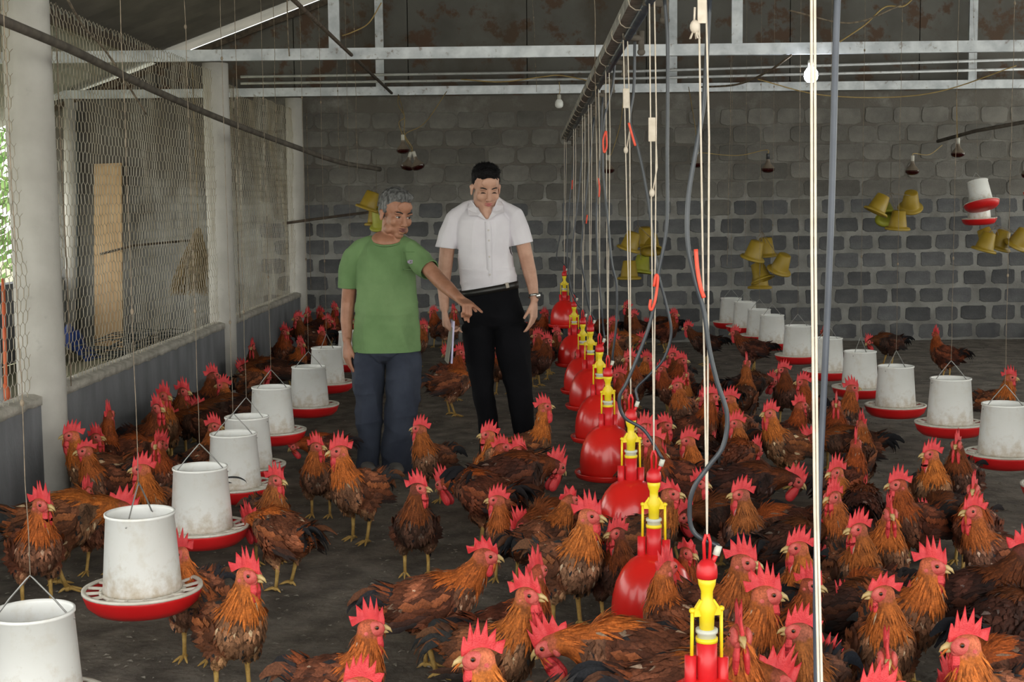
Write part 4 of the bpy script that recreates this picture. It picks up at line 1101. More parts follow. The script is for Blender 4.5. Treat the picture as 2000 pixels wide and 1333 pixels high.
# far middle, around the men's legs
R_(843,600,'alertR',250,'r','between the two men near the wall')
R_(831,637,'alertl',330,'b','right at the green shirt, looking right')
R_(888,607,'alert',300,'b','behind the pointing hand')
R_(903,688,'alertl',310,'r','right of the held papers')
R_(973,678,'alert',255,'r','seen between the black trouser legs')
R_(945,742,'mid',12,'l','headless behind the black trouser leg, pale brown back',0,1.1)
R_(870,690,'mid',200,'k','dark, walking left of the held papers',0,1.1)
R_(1067,614,'alertl',340,'r','right of the wristwatch hand')
R_(1073,665,'alertl',330,'d','below the wristwatch hand, looking right')
R_(1046,655,'alertR',240,'r','pressed against the black trousers')
R_(1091,650,'alert',330,'d','under the far drinkers')
R_(1020,640,'mid',150,'k','dark, low behind the black trousers')
R_(735,640,'alert',320,'d','mostly hidden behind the green shirt')
R_(700,600,'alert',300,'r','in the dark beside the raised sleeve of the green shirt')
R_(1128,690,'alert',250,'d','squeezed between drinkers five and six')
# far left
R_(488,678,'alert',280,'k','black-bodied, alone against the low wall')
R_(548,622,'alert',240,'d','dim, near the far column, upper left one')
R_(556,648,'alertl',310,'r','dim, below the upper left one at the far column')
R_(597,614,'alert',250,'d','dim, at the foot of the far column')
R_(622,606,'alertr',200,'r','near the far column, behind the one in the corner')
R_(639,588,'tall',350,'r','highest head in the far left corner')
R_(643,626,'alertl',330,'r','just above the bail of the farthest left feeders')
R_(590,672,'alert',320,'o','bright orange neck between the left feeders')
R_(631,650,'alert',60,'r','behind the feeder by the hanging hand, comb only')
R_(524,735,'mid',60,'o','behind the clean feeder, comb at its bail')
R_(575,640,'mid',30,'k','black tail up before the far column',0,1.1)
R_(688,628,'alert',300,'r','between the bare arm and the green shirt')
R_(515,655,'mid',200,'k','black tail raised by the low wall')
R_(470,720,'mid',190,'d','dim at the foot of the low wall beyond the middle column',0,1.1)
# dim birds that fill the crowd between the ones in front
for px, py, po, hd, tn, wh in [(1480,880,'mid',20,'r','low in the crowd inside the hose loop'),(1575,860,'mid',160,'d','stooping left of the tall rope, mid crowd'),(1395,870,'mid',40,'k','stooping left of the hose loop'),
    (1440,1030,'mid',190,'r','with dark back left of the tall rope'),(1690,970,'mid',60,'d','with barred fluffy rump right of the grey tube'),
    (1800,1010,'mid',200,'k','dark, low between the right crowd necks'),(1790,1180,'mid',20,'k','dark, stooping in the right foreground'),(1640,1180,'mid',200,'r','stooping right of the grey tube in front'),
    (1620,1290,'mid',10,'r','at the bottom edge behind the tall rope'),(1330,1010,'mid',200,'k','dim, low between the second drinker and the white cord'),
    (1010,1030,'mid',200,'d','stooping in the middle crowd, speckled'),(1850,1330,'mid',200,'r','at the bottom right behind the white-eared one'),
    (250,870,'mid',20,'r','with a long red-brown back among the wall group'),(380,800,'mid',200,'k','black with an arched tail by the wall'),(330,820,'mid',170,'d','dim, in the shade by the wall'),
    (1530,1330,'mid',350,'b','at the bottom edge left of the tall rope'),(1510,745,'mid',30,'k','dim, low before the right feeder row')]:
    R_(px, py, po, hd, tn, wh, 0, 1.08)
# ------------------------------------------------------------------ the two men
def skinmat(name, c1, c2):
    return mat(name, c1, c2, 18, .55, .15, 120, sss=.0)
M['skin_old'] = skinmat('weathered_skin', (.30,.135,.080), (.40,.19,.120)); M['skin_young'] = skinmat('light_skin', (.45,.24,.165), (.56,.32,.23))
M['lips_old'] = mat('lips_old', (.15,.05,.045), rough=.5); M['lips_young'] = mat('lips_young', (.42,.13,.12), rough=.45)
M['hair_black'] = mat('black_hair', (.004,.004,.005), (.009,.008,.009), 120, .75, .3, 200, stretch=(1,1,.3), spec=.15)
M['hair_grey'] = mat('grey_hair', (.045,.045,.045), (.20,.20,.20), 70, .65, .7, 160, stretch=(1,1,.25))
M['brow'] = mat('eyebrow', (.012,.010,.009), rough=.8); M['eyewhite'] = mat('eye_white', (.62,.58,.54), rough=.25); M['iris'] = mat('dark_iris', (.015,.008,.005), rough=.1)
M['green'] = mat('green_tshirt', (.115,.205,.080), (.150,.255,.105), 7, .9, .3, 500)
overlay(M['green'], (.20,.31,.14), 3.2, .50, .75, amount=.55)
M['white'] = mat('white_shirt', (.66,.63,.68), (.74,.71,.76), 6, .8, .15, 400)
M['jeans'] = mat('dark_blue_trousers', (.020,.026,.045), (.034,.042,.066), 10, .9, .3, 500)
M['black'] = mat('black_trousers', (.0022,.0022,.0035), (.0042,.0042,.006), 8, .9, .2, 400, spec=.15)
M['belt'] = mat('black_belt', (.012,.011,.010), rough=.4); M['buckle'] = mat('buckle', (.16,.14,.12), rough=.35, metal=.9)
M['shoe'] = mat('grey_shoe', (.10,.09,.085), (.15,.14,.13), 20, .7); M['watch'] = mat('watch_steel', (.55,.54,.52), rough=.25, metal=.9)
M['paper'] = mat('paper', (.45,.42,.62), (.55,.52,.70), 20, .7); M['cover'] = mat('notebook_cover', (.20,.18,.14), rough=.7); M['print'] = mat('chest_print', (.30,.25,.33), rough=.8)

def J(px, py, D, r, sq=(1,1,1)):
    p = at(px, py, D); return (p.x, p.y, p.z, r, sq)

def push(me, fn):
    n = len(me.vertices); co = np.zeros(n*3); no = np.zeros(n*3)
    me.vertices.foreach_get('co', co); me.vertex_normals.foreach_get('vector', no)
    co = co.reshape(-1,3); no = no.reshape(-1,3)
    d = np.array([fn(Vector(c)) for c in co])
    me.vertices.foreach_set('co', (co+no*d[:,None]).ravel()); me.update()
def head_blobs(mb, H, s=1.0, lean=1.0):
    """skull, face, nose, lips, chin, ears; H places a head that faces -Y"""
    R = H.to_3x3()
    def e(c, r): mb.ell(H@Vector(c), r, R, seg=20, rings=14)
    e((0,.012,.040), (.077,.094,.082)); e((0,-.028,-.020), (.063*lean,.062,.082)); e((0,-.030,-.070), (.053*lean,.052,.042)); e((0,-.062,-.101), (.026,.023,.019))
    for q in (1,-1):
        e((q*.040,-.062,-.028), (.024*lean,.022,.026)); e((q*.030,-.076,.020), (.028,.015,.010)); e((q*.050,-.02,-.078), (.018*lean,.035,.026))
        e((q*.013,-.101,-.040), (.0095,.011,.008)); e((q*.079,.014,-.014), (.0075,.019,.032)); e((q*.083,.020,.004), (.008,.016,.014))
    e((0,-.085,.055), (.045,.012,.03))
    chain(mb, [(*(H@Vector((0,-.086,.014))), .010), (*(H@Vector((0,-.106,-.032))), .0125)], .2); e((0,-.112,-.038), (.011,.010,.009))
    e((0,-.091,-.064), (.025,.012,.012)); e((0,-.088,-.083), (.018,.010,.008))

def face_parts(t, H, lips, browm, closed, smile=0):
    def q(c): return H@Vector(c)
    R = H.to_3x3()
    for s in (1,-1):
        mb = MB(); mb.ell(q((s*.031,-.0795,-.001)), (.0125,.0105,.0052 if not closed else .0018), R, mi=0 if not closed else 1); mb.ell(q((s*.031+.002,-.0880,-.001 if not closed else -.003)), (.0060,.0032,.0054 if not closed else .0012), R, mi=1)
        mb.build('eye', [M['eyewhite'], M['iris']], t)
        mb = MB(); up = .0045 if not closed else -.002
        pts = [q((s*(.031+dx), -.0885+abs(dx)*.22, up-abs(dx)*.18+(.0 if not closed else -.001))) for dx in (-.016,-.008,0,.008,.015)]
        mb.tube(smoothpath(pts, 4), .0016, 6); mb.build('eyelid', M['brow'], t)
        mb = MB(); pts = [q((s*x, y, z)) for x, y, z in ((.014,-.0965,.021),(.026,-.0955,.026),(.040,-.088,.027),(.052,-.076,.020))]
        n = len(smoothpath(pts, 5)); mb.tube(smoothpath(pts, 5), [.0018+.0022*math.sin(math.pi*(i+1)/(n+1)) for i in range(n)], 6); mb.build('eyebrow', browm, t)
    mb = MB()
    for zz, r0 in ((-.0610,.0040),(-.0690,.0047)):
        pts = [q((x, -.1055+abs(x)*.55, zz+(.0015 if zz > -.065 else -.0015)*(1-abs(x)/.024)*1.2)) for x in (-.022,-.012,-.004,.004,.012,.022)]
        n = len(smoothpath(pts, 4)); mb.tube(smoothpath(pts, 4), [.0012+r0*math.sin(math.pi*(i+.6)/(n+.2)) for i in range(n)], 8)
    mb.build('mouth', lips, t)

def hand_blobs(mb, W, fwd, palm_n, side, curls, s=1.0, thumb=None, spread=.10):
    """palm and five fingers. W wrist, fwd along the hand, palm_n out of the palm, side towards the thumb; curls: bend of index..little (radians per joint)"""
    f, n, sd = Vector(fwd).normalized(), Vector(palm_n).normalized(), None
    n = (n-f*n.dot(f)).normalized(); sd = f.cross(n); 
    if sd.dot(Vector(side)) < 0: sd = -sd
    W = Vector(W); L = .095*s
    for k in range(4):
        o = sd*(.030-.019*k)*s
        chain(mb, [(*(W+o*.55), .0155*s), (*(W+f*L*.55+o*.9), .0145*s), (*(W+f*L*(1-.02*abs(k-1))+o), .0118*s)], .35)
    lens = (.046,.052,.048,.037)
    for k in range(4):
        o = sd*(.030-.019*k)*s; p = W+f*L*(1-.02*abs(k-1))+o; d = (f+sd*spread*(1.2-k*.8)).normalized(); c = curls[k]; pts = [(*p, .0103*s)]
        for j in range(3):
            ax = d.cross(n).normalized(); d = Matrix.Rotation(c*(1.0 if j == 0 else 1.05), 3, ax)@d
            p = p+d*lens[k]*s*(1, .66, .5)[j]; pts.append((*p, (.0093,.0085,.0072)[j]*s))
        chain(mb, pts, .35)
    # thumb from the side of the palm near its base
    p = W+f*L*.22+sd*.024*s; tq = thumb if thumb is not None else (.75, .55)
    d = (f*tq[0]+sd*tq[1]+n*.25).normalized(); pts = [(*p, .0145*s)]
    for j, l in enumerate((.038,.032,.026)):
        p = p+d*l*s; pts.append((*p, (.0118,.0103,.0085)[j]*s)); d = (d+f*.35+n*.22).normalized()
    chain(mb, pts, .35)

def loft(rings, seg=56, fold=0.006, fs=9.0, seed=0, cap_top=False, cap_bot=False, stretch=(1,1,.45), thick=.004):
    """cloth tube through elliptical rings (centre, half width vector, half depth vector, exponent)"""
    mb = MB(); vs = []; R2 = []
    for (a, b) in zip(rings[:-1], rings[1:]):
        L = (Vector(a[0])-Vector(b[0])).length+abs(Vector(a[1]).length-Vector(b[1]).length); n = max(2, int(L/.016))
        for i in range(n):
            u = i/n; u2 = u*u*(3-2*u)*.35+u*.65
            R2.append([Vector(a[j]).lerp(Vector(b[j]), u2) for j in range(3)])
    R2.append([Vector(rings[-1][j]) for j in range(3)])
    for c, wv, dv in R2:
        for k in range(seg):
            an = 2*math.pi*k/seg; ca, sa = math.cos(an), math.sin(an); e = .86
            p = c+wv*(math.copysign(abs(ca)**e, ca))+dv*(math.copysign(abs(sa)**e, sa))
            nrm = (p-c); nl = nrm.length or 1
            q = Vector((p.x*stretch[0], p.y*stretch[1], p.z*stretch[2]))*fs
            f1 = mnoise.noise(q+Vector((seed, 0, 0))); f2 = 1-2*abs(mnoise.noise(q*2.1+Vector((0, seed, 3))))
            p = p+nrm/nl*(f1*fold*1.3+(f2-.4)*fold*.8)
            vs.append(p)
    n = len(R2)
    fs_ = [(i*seg+k, i*seg+(k+1) % seg, (i+1)*seg+(k+1) % seg, (i+1)*seg+k) for i in range(n-1) for k in range(seg)]
    # inner hem so that the edges have thickness
    for end, inward in ((0, 1), (n-1, -1)):
        o = len(vs)
        c = R2[end][0]; c2 = R2[min(n-1, max(0, end+inward*2))][0]
        for k in range(seg):
            p = vs[end*seg+k]; vs.append(p+(c-p).normalized()*thick+(c2-c)*.05)
        o2 = len(vs)
        for k in range(seg):
            p = vs[o+k]; vs.append(p+(c2-c)*.8)
        for k in range(seg):
            k2 = (k+1) % seg
            fs_.append((end*seg+k, end*seg+k2, o+k2, o+k)); fs_.append((o+k, o+k2, o2+k2, o2+k))
    if cap_top: fs_.append(tuple(range(seg)))
    if cap_bot: fs_.append(tuple((n-1)*seg+k for k in range(seg)))
    mb.add(vs, fs_); return mb
def blobrings(mb, rings, h=.035, step=.012):
    """fill a garment volume with flattened ellipsoids following the rings"""
    for a, b in zip(rings[:-1], rings[1:]):
        L = (Vector(a[0])-Vector(b[0])).length; n = max(1, int(L/step))
        for i in range(n+1):
            u = i/n; c, wv, dv = [Vector(a[j]).lerp(Vector(b[j]), u) for j in range(3)]
            x = wv.normalized(); y = (dv-x*dv.dot(x)).normalized(); z = x.cross(y)
            mb.ell(c, (wv.length, dv.length, h), Matrix((x, y, z)).transposed(), seg=32, rings=10)
def cut(me, p, d, r):
    """trim the cloth cleanly with a plane, only near p"""
    bm = bmesh.new(); bm.from_mesh(me); p, d = Vector(p), Vector(d).normalized()
    near = [f for f in bm.faces if (f.calc_center_median()-p).length < r]
    geom = list(set(near) | {e for f in near for e in f.edges} | {v for f in near for v in f.verts})
    bmesh.ops.bisect_plane(bm, geom=geom, plane_co=p, plane_no=d, dist=1e-5)
    dele = [f for f in bm.faces if (f.calc_center_median()-p).length < r*1.05 and (f.calc_center_median()-p).dot(d) > 1e-6]
    bmesh.ops.delete(bm, geom=dele, context='FACES'); bm.to_mesh(me); bm.free()
def cloth(mb, name, voxel, smooth, m, folds, cuts, parent, thick=.004):
    me = remesh(mb, name, voxel, smooth, [m])
    push(me, folds)
    for c in cuts: cut(me, *c)
    o = put(name, me, parent)
    sm = o.modifiers.new('thick', 'SOLIDIFY'); sm.thickness = thick; sm.offset = -1
    for p in me.polygons: p.use_smooth = True
    return o
def crease(co, sx, sy, sz, seed):
    q = Vector((co.x*sx, co.y*sy, co.z*sz))+Vector((seed, seed*2, 0))
    return 1-2.2*abs(mnoise.noise(q))
def merge(*mbs):
    m = MB()
    for b in mbs: m.add(b.v, b.f, 0)
    return m
def surf_tufts(mb, me, H, n, R, L, w, up=.35):
    """short locks over the hair mass so that its outline is not smooth"""
    vs = me.vertices; Hi = H.inverted(); R3 = H.to_3x3()
    for k in range(n):
        v = vs[R.randrange(len(vs))]; lp = Hi@v.co
        if lp.y < -.03 and lp.z < .085: continue
        flow = R3@Vector((R.gauss(0,.3), -.55+R.gauss(0,.2), -.9 if lp.z < .09 else .1)); fl = flow-v.normal*flow.dot(v.normal)
        d = (fl.normalized()+v.normal*up*R.uniform(.5,1.3)*(1 if lp.z > .08 else .3)).normalized(); s = d.cross(v.normal)
        if s.length < 1e-4: continue
        s = s.normalized()*w; p = v.co-v.normal*.001; LL = L*(1 if lp.z > .08 else .5)*R.uniform(.6,1.2)
        mb.add([p-s, p+s, p+d*LL+s*.15, p+d*LL-s*.15], [(0,1,2,3)], 0, True)

# ============ older man in the green T-shirt, pointing
D0 = 7.72
g = at(752, 930, D0)
man = thing('person', 'man with grey hair in a green T-shirt and dark jeans, pointing down', 'person', (0,0,0), 0)
mb = MB()
Hc = at(774, 418, D0-.02)
HG = Matrix.Translation(Hc)@Matrix.Rotation(math.radians(33), 4, 'Z')@Matrix.Rotation(math.radians(13), 4, 'X')@Matrix.Rotation(math.radians(4), 4, 'Y')@Matrix.Scale(1.04, 4)
head_blobs(mb, HG, lean=.96)
neck_b = at(757, 490, D0+.02)
chain(mb, [(*(HG@Vector((0,.025,-.05))), .060), (*at(764,458,D0+.01), .058), (*neck_b, .064), (*at(750,520,D0+.03), .08)], .2)
chain(mb, [J(696,492,D0+.03,.045), J(754,486,D0+.04,.06), J(808,492,D0,.045)], .3)
chain(mb, [J(754,520,D0+.03,.08,(1.3,.85,1)), J(754,600,D0+.03,.08,(1.25,.85,1)), J(753,680,D0+.03,.08,(1.3,.9,1))], .3)
mb.ell(at(756,466,D0-.008), (.088,.080,.036), Matrix.Rotation(math.radians(24),3,'X'), seg=32, rings=16)
# image-left arm hanging
chain(mb, [J(694,498,D0+.02,.045), J(685,540,D0+.03,.044), J(680,590,D0+.06,.041)], .2)
chain(mb, [J(680,590,D0+.06,.041), J(677,625,D0+.04,.037), J(678,664,D0+.0,.027)], .2)
hand_blobs(mb, at(678,666,D0-.01), (-.02,-.10,-1), (.8,.5,0), (0,-1,0), (.25,.30,.35,.40), 1.0, thumb=(.9,.35), spread=.03)
# pointing arm, reaching toward the camera and to the right
E1 = at(858,548,D0-.20); W1 = at(900,586,D0-.40)
chain(mb, [J(806,497,D0-.02,.046), J(834,521,D0-.10,.044), (*E1, .042)], .2)
chain(mb, [(*E1, .042), (*E1.lerp(W1,.35), .040), (*E1.lerp(W1,.8), .029), (*W1, .0265)], .2)
pdir = (at(928,606,D0-.53)-W1).normalized()
hand_blobs(mb, W1-pdir*.01, pdir, Vector((-.15,.25,-1)), (.55,-.4,.35), (.04,1.15,1.2,1.2), .98, thumb=(.8,.25), spread=.02)
# thighs and shanks inside the trousers
for pts in ([J(722,700,D0+.02,.070), J(719,800,D0,.050), J(722,920,D0,.036)], [J(784,700,D0+.02,.070), J(784,800,D0-.01,.052), J(775,925,D0,.036)]): chain(mb, pts, .3)
body = remesh(mb, 'body', .0052, 3, [M['skin_old']]); put('body', body, man)
face_parts(man, HG, M['lips_old'], M['brow'], False)
# hair: cap of locks, receding a little at the temples
R = random.Random(4); mb = MB(); hb = MB()
hb.ell(HG@Vector((0,.026,.060)), (.082,.094,.080), HG.to_3x3(), seg=22, rings=14); hb.ell(HG@Vector((0,.058,.012)), (.076,.060,.070), HG.to_3x3(), seg=20, rings=12)
hb.ell(HG@Vector((0,-.040,.098)), (.060,.045,.034), HG.to_3x3(), seg=16, rings=10)
for s in (1,-1): hb.ell(HG@Vector((s*.068,.012,.030)), (.016,.030,.042), HG.to_3x3(), seg=12, rings=8)
hm = remesh(hb, 'hair', .006, 2, [M['hair_grey']])
push(hm, lambda c: .006*mnoise.noise(c*60))
hair = put('hair', hm, man)
surf_tufts(mb, hm, HG, 1100, R, .020, .0020); mb.build('locks', M['hair_grey'], hair, kind='stuff')
# T-shirt: body tube and two sleeves
def X(v): return (v,0,0)
def Yd(v): return (0,v,0)
def ring(px, py, D, hw, hd, yaw=0, tilt=0):
    c = at(px, py, D); a = math.radians(yaw)
    return (c, (hw*math.cos(a), hw*math.sin(a), hw*math.sin(math.radians(tilt))), (-hd*math.sin(a), hd*math.cos(a), 0))
mb = MB()
blobrings(mb, [ring(757,470,D0+.02,.085,.075,8), ring(756,482,D0+.02,.135,.088,8), ring(755,500,D0+.02,.160,.104,8), ring(755,535,D0+.02,.164,.114,8), ring(755,580,D0+.02,.164,.118,8), ring(755,630,D0+.02,.174,.124,8), ring(755,670,D0+.02,.184,.130,8), ring(755,700,D0+.02,.187,.132,8)])
chain(mb, [J(724,478,D0+.02,.045), J(704,488,D0+.02,.052), J(690,501,D0+.02,.055), J(683,530,D0+.03,.055), J(680,568,D0+.04,.053)], .2)
av = (E1-at(806,497,D0-.02)).normalized(); se = at(838,528,D0-.12)
chain(mb, [J(788,480,D0,.045), J(802,489,D0-.01,.056), J(814,502,D0-.03,.062), (*se, .056), (*(se+av*.012), .055)], .2)
cth = cloth(mb, 'tshirt', .0062, 12, M['green'], lambda c: .011*crease(c, 9, 9, 3.2, 3)+.006*mnoise.noise(c*5)+(.004*crease(c, 4, 4, 22, 7) if c.z < .95 else 0),
    [(at(755,686,D0+.02), (0,.0,-1), .34), (at(679,563,D0+.03), (-.06,.05,-1), .088), (se, av, .095)], man)
cc = at(756,467,D0-.008); RR = Matrix.Rotation(math.radians(24),3,'X')
mb = MB(); mb.tube([cc+RR@Vector((.087*math.cos(a), .080*math.sin(a), -.004)) for a in [math.radians(k*9) for k in range(41)]], .0065, 6, cap=False); mb.build('collar', M['green'], man)
mb = MB(); n = 8; cpt = at(799,511,D0-.100)   # chest pocket with its small print
for (x0, z0, x1, z1) in ((-.036,.055,.036,.052),(-.036,-.045,.036,-.045),(-.036,-.045,-.036,.055),(.036,-.045,.036,.055)):
    mb.tube([cpt+Vector((x0,.0+abs(x0)*.35+x0*.1,z0)), cpt+Vector(((x0+x1)/2,0,(z0+z1)/2))+Vector((0,abs((x0+x1)/2)*.35,0)), cpt+Vector((x1,abs(x1)*.35+x1*.1,z1))], .0018, 5)
mb.build('pocket', M['green'], man)
mb = MB(); lg = MB(); pc = cpt+Vector((.008,-.006,-.002))
for k in range(7):
    a = k*.9; mb.ell(pc+Vector((.011*math.cos(a),.004*math.cos(a),.007*math.sin(a))), (.0075,.002,.005), seg=8, rings=5)
mb.build('chest_print', M['print'], man, label='small pale print on the chest pocket')
# trousers
mb = MB(); blobrings(mb, [ring(754,660,D0+.02,.155,.105,5), ring(754,686,D0+.02,.170,.112,5), ring(754,696,D0+.02,.150,.095,5)])
blobrings(mb, [ring(720,695,D0+.02,.088,.104), ring(719,745,D0+.01,.076,.094), ring(719,789,D0,.066,.084), ring(721,866,D0,.058,.074), ring(722,935,D0,.064,.082)])
blobrings(mb, [ring(786,695,D0+.02,.092,.106), ring(788,745,D0,.088,.098), ring(787,777,D0-.01,.084,.090), ring(777,866,D0-.02,.077,.084), ring(774,940,D0-.02,.074,.088)])
cloth(mb, 'trousers', .0065, 8, M['jeans'], lambda c: .014*crease(c, 9, 9, 2.6, 4)+.009*crease(c, 5, 5, 12, 9), [(at(722,914,D0), (0,.1,-1), .12), (at(774,922,D0-.02), (0,.1,-1), .14), (at(754,668,D0+.02), (0,0,1), .25)], man)
for (px, py, d) in ((720,922,D0), (774,928,D0-.03)):
    mb = MB(); p = at(px, py, d); p.z = .0
    chain(mb, [(p.x-.01, p.y+.04, .035, .034), (p.x, p.y-.06, .034, .038,(1.1,1,.9)), (p.x+.02, p.y-.14, .028, .036,(1.15,1,.75))], .3)
    put('shoe', remesh(mb, 'shoe', .007, 2, [M['shoe']]), man)

# ============ younger man in the white shirt
D1 = 8.05
man2 = thing('person', 'young man with black hair, white short-sleeved shirt and black trousers, looking down', 'person', (0,0,0), 0)
mb = MB()
Hc = at(949, 368, D1-.02)
HY = Matrix.Translation(Hc)@Matrix.Rotation(math.radians(13), 4, 'Z')@Matrix.Rotation(math.radians(17), 4, 'X')@Matrix.Rotation(math.radians(0), 4, 'Y')@Matrix.Scale(1.02, 4)
head_blobs(mb, HY, lean=1.06)
chain(mb, [(*(HY@Vector((0,.030,-.055))), .066), (*at(945,405,D1+.01), .064), (*at(943,425,D1+.02), .068), (*at(944,445,D1+.03), .08)], .2)
chain(mb, [J(947,398,D1-.025,.048), J(949,412,D1-.050,.040), J(951,424,D1-.072,.020)], .15)
chain(mb, [J(889,428,D1+.03,.045), J(946,418,D1+.04,.06), J(1002,422,D1+.02,.045)], .3)
chain(mb, [J(946,455,D1+.04,.08,(1.3,.8,1)), J(950,520,D1+.03,.078,(1.3,.85,1)), J(962,600,D1+.03,.08,(1.3,.9,1))], .3)
chain(mb, [J(886,434,D1+.02,.046), J(874,480,D1+.02,.046), J(868,535,D1+.03,.042)], .2)
chain(mb, [J(868,535,D1+.03,.042), J(866,560,D1+.02,.038), J(868,602,D1-.02,.028)], .2)
hand_blobs(mb, at(868,604,D1-.02), (.02,-.10,-1), (1,.2,0), (0,-1,0), (.75,.9,1.0,1.05), 1.02, thumb=(.85,.2), spread=.02)
chain(mb, [J(1006,428,D1+.0,.046), J(1021,474,D1+.0,.045), J(1034,530,D1+.02,.041)], .2)
chain(mb, [J(1034,530,D1+.02,.041), J(1039,552,D1+.0,.036), J(1044,584,D1-.03,.026)], .2)
hand_blobs(mb, at(1043,588,D1-.03), (-.03,-.12,-1), (-.9,.4,0), (-.2,-1,0), (.25,.32,.38,.42), 1.0, thumb=(.8,.5), spread=.05)
for pts in ([J(936,640,D1+.02,.070), J(942,750,D1,.050), J(956,860,D1,.034)], [J(998,640,D1+.02,.070), J(1012,750,D1,.052), J(1026,865,D1,.034)]): chain(mb, pts, .3)
put('body', remesh(mb, 'body', .0052, 3, [M['skin_young']]), man2)
face_parts(man2, HY, M['lips_young'], M['brow'], True)
hb = MB()
hb.ell(HY@Vector((0,.012,.092)), (.077,.092,.050), HY.to_3x3(), seg=22, rings=14); hb.ell(HY@Vector((0,.022,.064)), (.080,.092,.062), HY.to_3x3(), seg=22, rings=12)
hb.ell(HY@Vector((0,-.050,.098)), (.062,.036,.034), HY.to_3x3(), seg=16, rings=10); hb.ell(HY@Vector((0,.055,.020)), (.074,.058,.060), HY.to_3x3(), seg=16, rings=10)
for s in (1,-1): hb.ell(HY@Vector((s*.067,.006,.045)), (.0135,.034,.030), HY.to_3x3(), seg=12, rings=8)
hm = remesh(hb, 'hair', .006, 2, [M['hair_black']])
push(hm, lambda c: .005*mnoise.noise(c*70))
hair = put('hair', hm, man2)
mb = MB(); surf_tufts(mb, hm, HY, 1300, R, .015, .0018, .8); mb.build('locks', M['hair_black'], hair, kind='stuff')
bt = at(954,560,D1+.02)
mb = MB()
blobrings(mb, [ring(947,402,D1+.02,.072,.066,3), ring(947,414,D1+.02,.130,.085,3), ring(947,432,D1+.02,.162,.110,3), ring(947,460,D1+.02,.167,.114,3), ring(948,490,D1+.02,.163,.116,3), ring(951,525,D1+.02,.160,.114,3), ring(954,550,D1+.02,.164,.113,3), ring(955,580,D1+.02,.146,.098,3)], .03)
chain(mb, [J(924,402,D1+.02,.036), J(902,416,D1+.02,.043), J(885,430,D1+.02,.050), J(878,455,D1+.02,.056), J(869,488,D1+.01,.060)], .2)
chain(mb, [J(970,398,D1+.02,.036), J(992,410,D1+.01,.043), J(1005,422,D1+.01,.050), J(1013,448,D1,.056), J(1023,481,D1,.060)], .2)
cloth(mb, 'shirt', .0062, 12, M['white'], lambda c: .009*crease(c, 8, 8, 3.5, 13)+.005*mnoise.noise(c*6)+(.004*crease(c, 6, 6, 18, 5) if c.z < 1.12 else 0),
    [(at(954,568,D1+.02), (.16,0,-1), .30), (at(870,484,D1+.02), (-.12,0,-1), .09), (at(1022,476,D1), (.22,0,-1), .09)], man2)
mb = MB()  # the band behind the neck and the two collar wings
band = []
for i in range(13):
    a = math.radians(-20+220*i/12); c = at(946,404,D1+.012); x, y = .074*math.cos(a), .072*math.sin(a)
    lift = .012+.020*math.sin(max(0, math.radians(-20+220*i/12)))
    band += [c+Vector((x*.97, y*.97, lift)), c+Vector((x*1.0, y*1.0, lift+.005)), c+Vector((x*1.20, y*1.2, lift-.034))]
mb.add(band, [(3*i, 3*i+1, 3*i+4, 3*i+3) for i in range(12)]+[(3*i+1, 3*i+2, 3*i+5, 3*i+4) for i in range(12)])
def wing(P):
    vs = [at(*p) for p in P]; n = len(vs); off = Vector((0,.005,0))
    mb.add(vs+[v+off for v in vs], [tuple(range(n)), tuple(range(2*n-1, n-1, -1))]+[(k, (k+1) % n, n+(k+1) % n, n+k) for k in range(n)], 0, False)
wing([(921,392,D1-.025), (929,403,D1-.072), (939,416,D1-.100), (951,431,D1-.112), (933,422,D1-.112), (915,421,D1-.098), (913,408,D1-.062), (915,396,D1-.010)])
wing([(971,390,D1-.025), (967,401,D1-.072), (961,414,D1-.100), (952,431,D1-.112), (970,419,D1-.112), (985,415,D1-.098), (984,402,D1-.062), (979,392,D1-.010)])
mb.build('collar', M['white'], man2)
mb = MB(); pl = []
for (px, py, d) in ((952,433,-.104),(954,450,-.110),(955,490,-.114),(956,525,-.112),(957,562,-.106)): pl.append(at(px, py, D1+.02+d-.006))
pp = smoothpath(pl, 6); vs = []
for p in pp: vs += [p+Vector((-.017,.004,0)), p+Vector((-.016,-.003,0)), p+Vector((.016,-.003,0)), p+Vector((.017,.004,0))]
mb.add(vs, [(4*i+k, 4*i+k+1, 4*i+5+k, 4*i+4+k) for i in range(len(pp)-1) for k in range(3)]); mb.build('placket', M['white'], man2)
for (px, py) in ((954,450),(955,470),(956,502),(957,537)):
    mb = MB(); mb.ell(at(px, py, D1-.106), (.0055,.0025,.0055), seg=12, rings=6); mb.build('button', M['eyewhite'], man2)
mb = MB(); blobrings(mb, [ring(955,548,D1+.02,.160,.108,3), ring(956,580,D1+.02,.172,.118,3), ring(963,615,D1+.02,.184,.120,3), ring(966,632,D1+.02,.170,.100,3)])
blobrings(mb, [ring(934,640,D1+.02,.092,.106), ring(935,665,D1+.01,.088,.104), ring(943,764,D1,.064,.084), ring(952,818,D1,.058,.076), ring(957,910,D1,.058,.076)])
blobrings(mb, [ring(999,640,D1+.02,.100,.106), ring(1002,690,D1+.01,.098,.102), ring(1017,790,D1,.069,.082), ring(1025,853,D1,.056,.076), ring(1028,915,D1,.056,.076)])
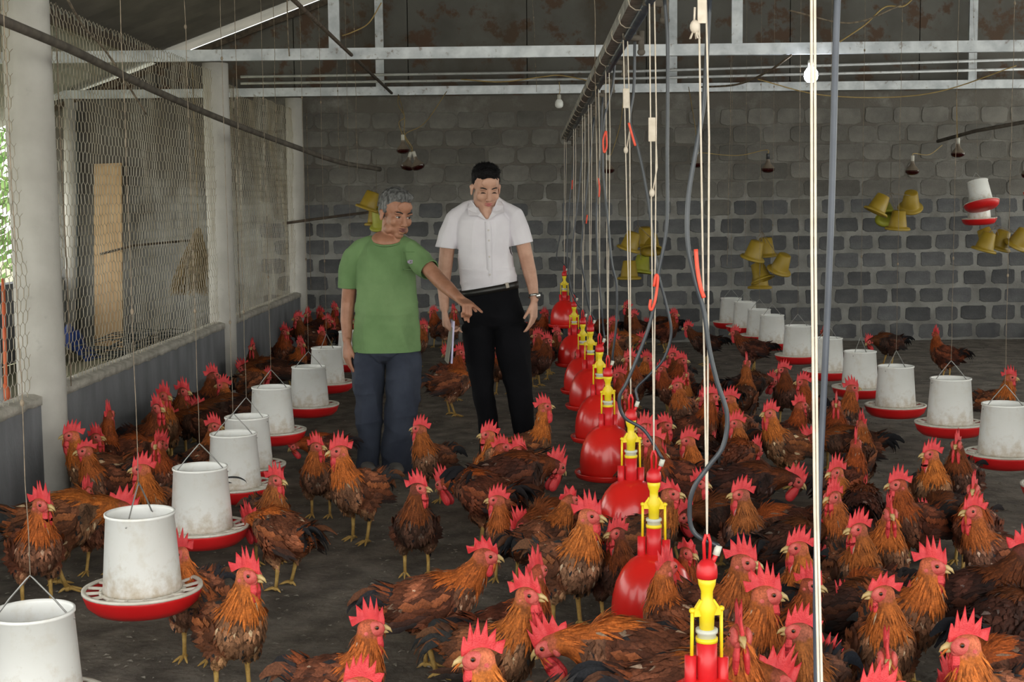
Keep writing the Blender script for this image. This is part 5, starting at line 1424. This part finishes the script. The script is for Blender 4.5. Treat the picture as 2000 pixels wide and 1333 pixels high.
cloth(mb, 'trousers', .0065, 8, M['black'], lambda c: .006*crease(c, 8, 8, 2.2, 14)+.004*crease(c, 5, 5, 11, 19), [(at(957,888,D1), (0,.1,-1), .10), (at(1027,890,D1), (0,.1,-1), .10), (at(955,560,D1+.02), (-.16,0,1), .26)], man2)
belt = loft([ring(954,558,D1+.02,.173,.121,3,9.5), ring(955,571,D1+.02,.176,.124,3,8.5)], 60, .0, 8, 1); belt.build('belt', M['belt'], man2)
mb = MB(); p = at(990,558,D1-.088); mb.box(p+Vector((0,.010,0)), (.024,.008,.030), Matrix.Rotation(-.2,3,'Y')); mb.build('buckle', M['buckle'], man2)
for (px, py, d) in ((959,895,D1), (1023,897,D1)):
    mb = MB(); p = at(px, py, d); p.z = 0
    chain(mb, [(p.x, p.y+.05, .035, .034), (p.x, p.y-.06, .032, .037,(1.05,1,.9)), (p.x+.01, p.y-.16, .024, .032,(1.1,1,.7))], .3)
    put('shoe', remesh(mb, 'shoe', .007, 2, [M['belt']]), man2)
# wristwatch (worn: a thing of its own) and the papers in his hand
wq = thing('wristwatch', 'steel wristwatch on the young man\'s wrist', 'watch', at(1043,578,D1-.025))
wr = frame(at(1044,590,D1-.03)-at(1040,556,D1), (0,1,0)); mb = MB(); mb.lathe([(.030,-.007),(.0325,-.007),(.0325,.007),(.030,.007)], 28, rot=wr, close=True); mb.build('strap', M['watch'], wq)
mb = MB(); fr = frame((.75,-.65,0)); mb.lathe([(0,.004),(.014,.004),(.0165,0),(.0165,-.005),(0,-.005)], 24, (.026,-.022,0), rot=fr); mb.build('case', M['watch'], wq)
nb = thing('notebook', 'folded notebook held edge-on in the young man\'s lowered hand', 'notebook', at(880,660,D1-.07))
Rn = Matrix.Rotation(math.radians(4), 3, 'Y')@Matrix.Rotation(math.radians(10), 3, 'Z')
mb = MB(); mb.box((.004,0,-.02), (.010,.15,.245), Rn); mb.build('pages', M['paper'], nb)
mb = MB(); mb.box((-.006,.004,-.018), (.006,.155,.25), Rn@Matrix.Rotation(math.radians(5), 3, 'Y')); mb.build('cover', M['cover'], nb)
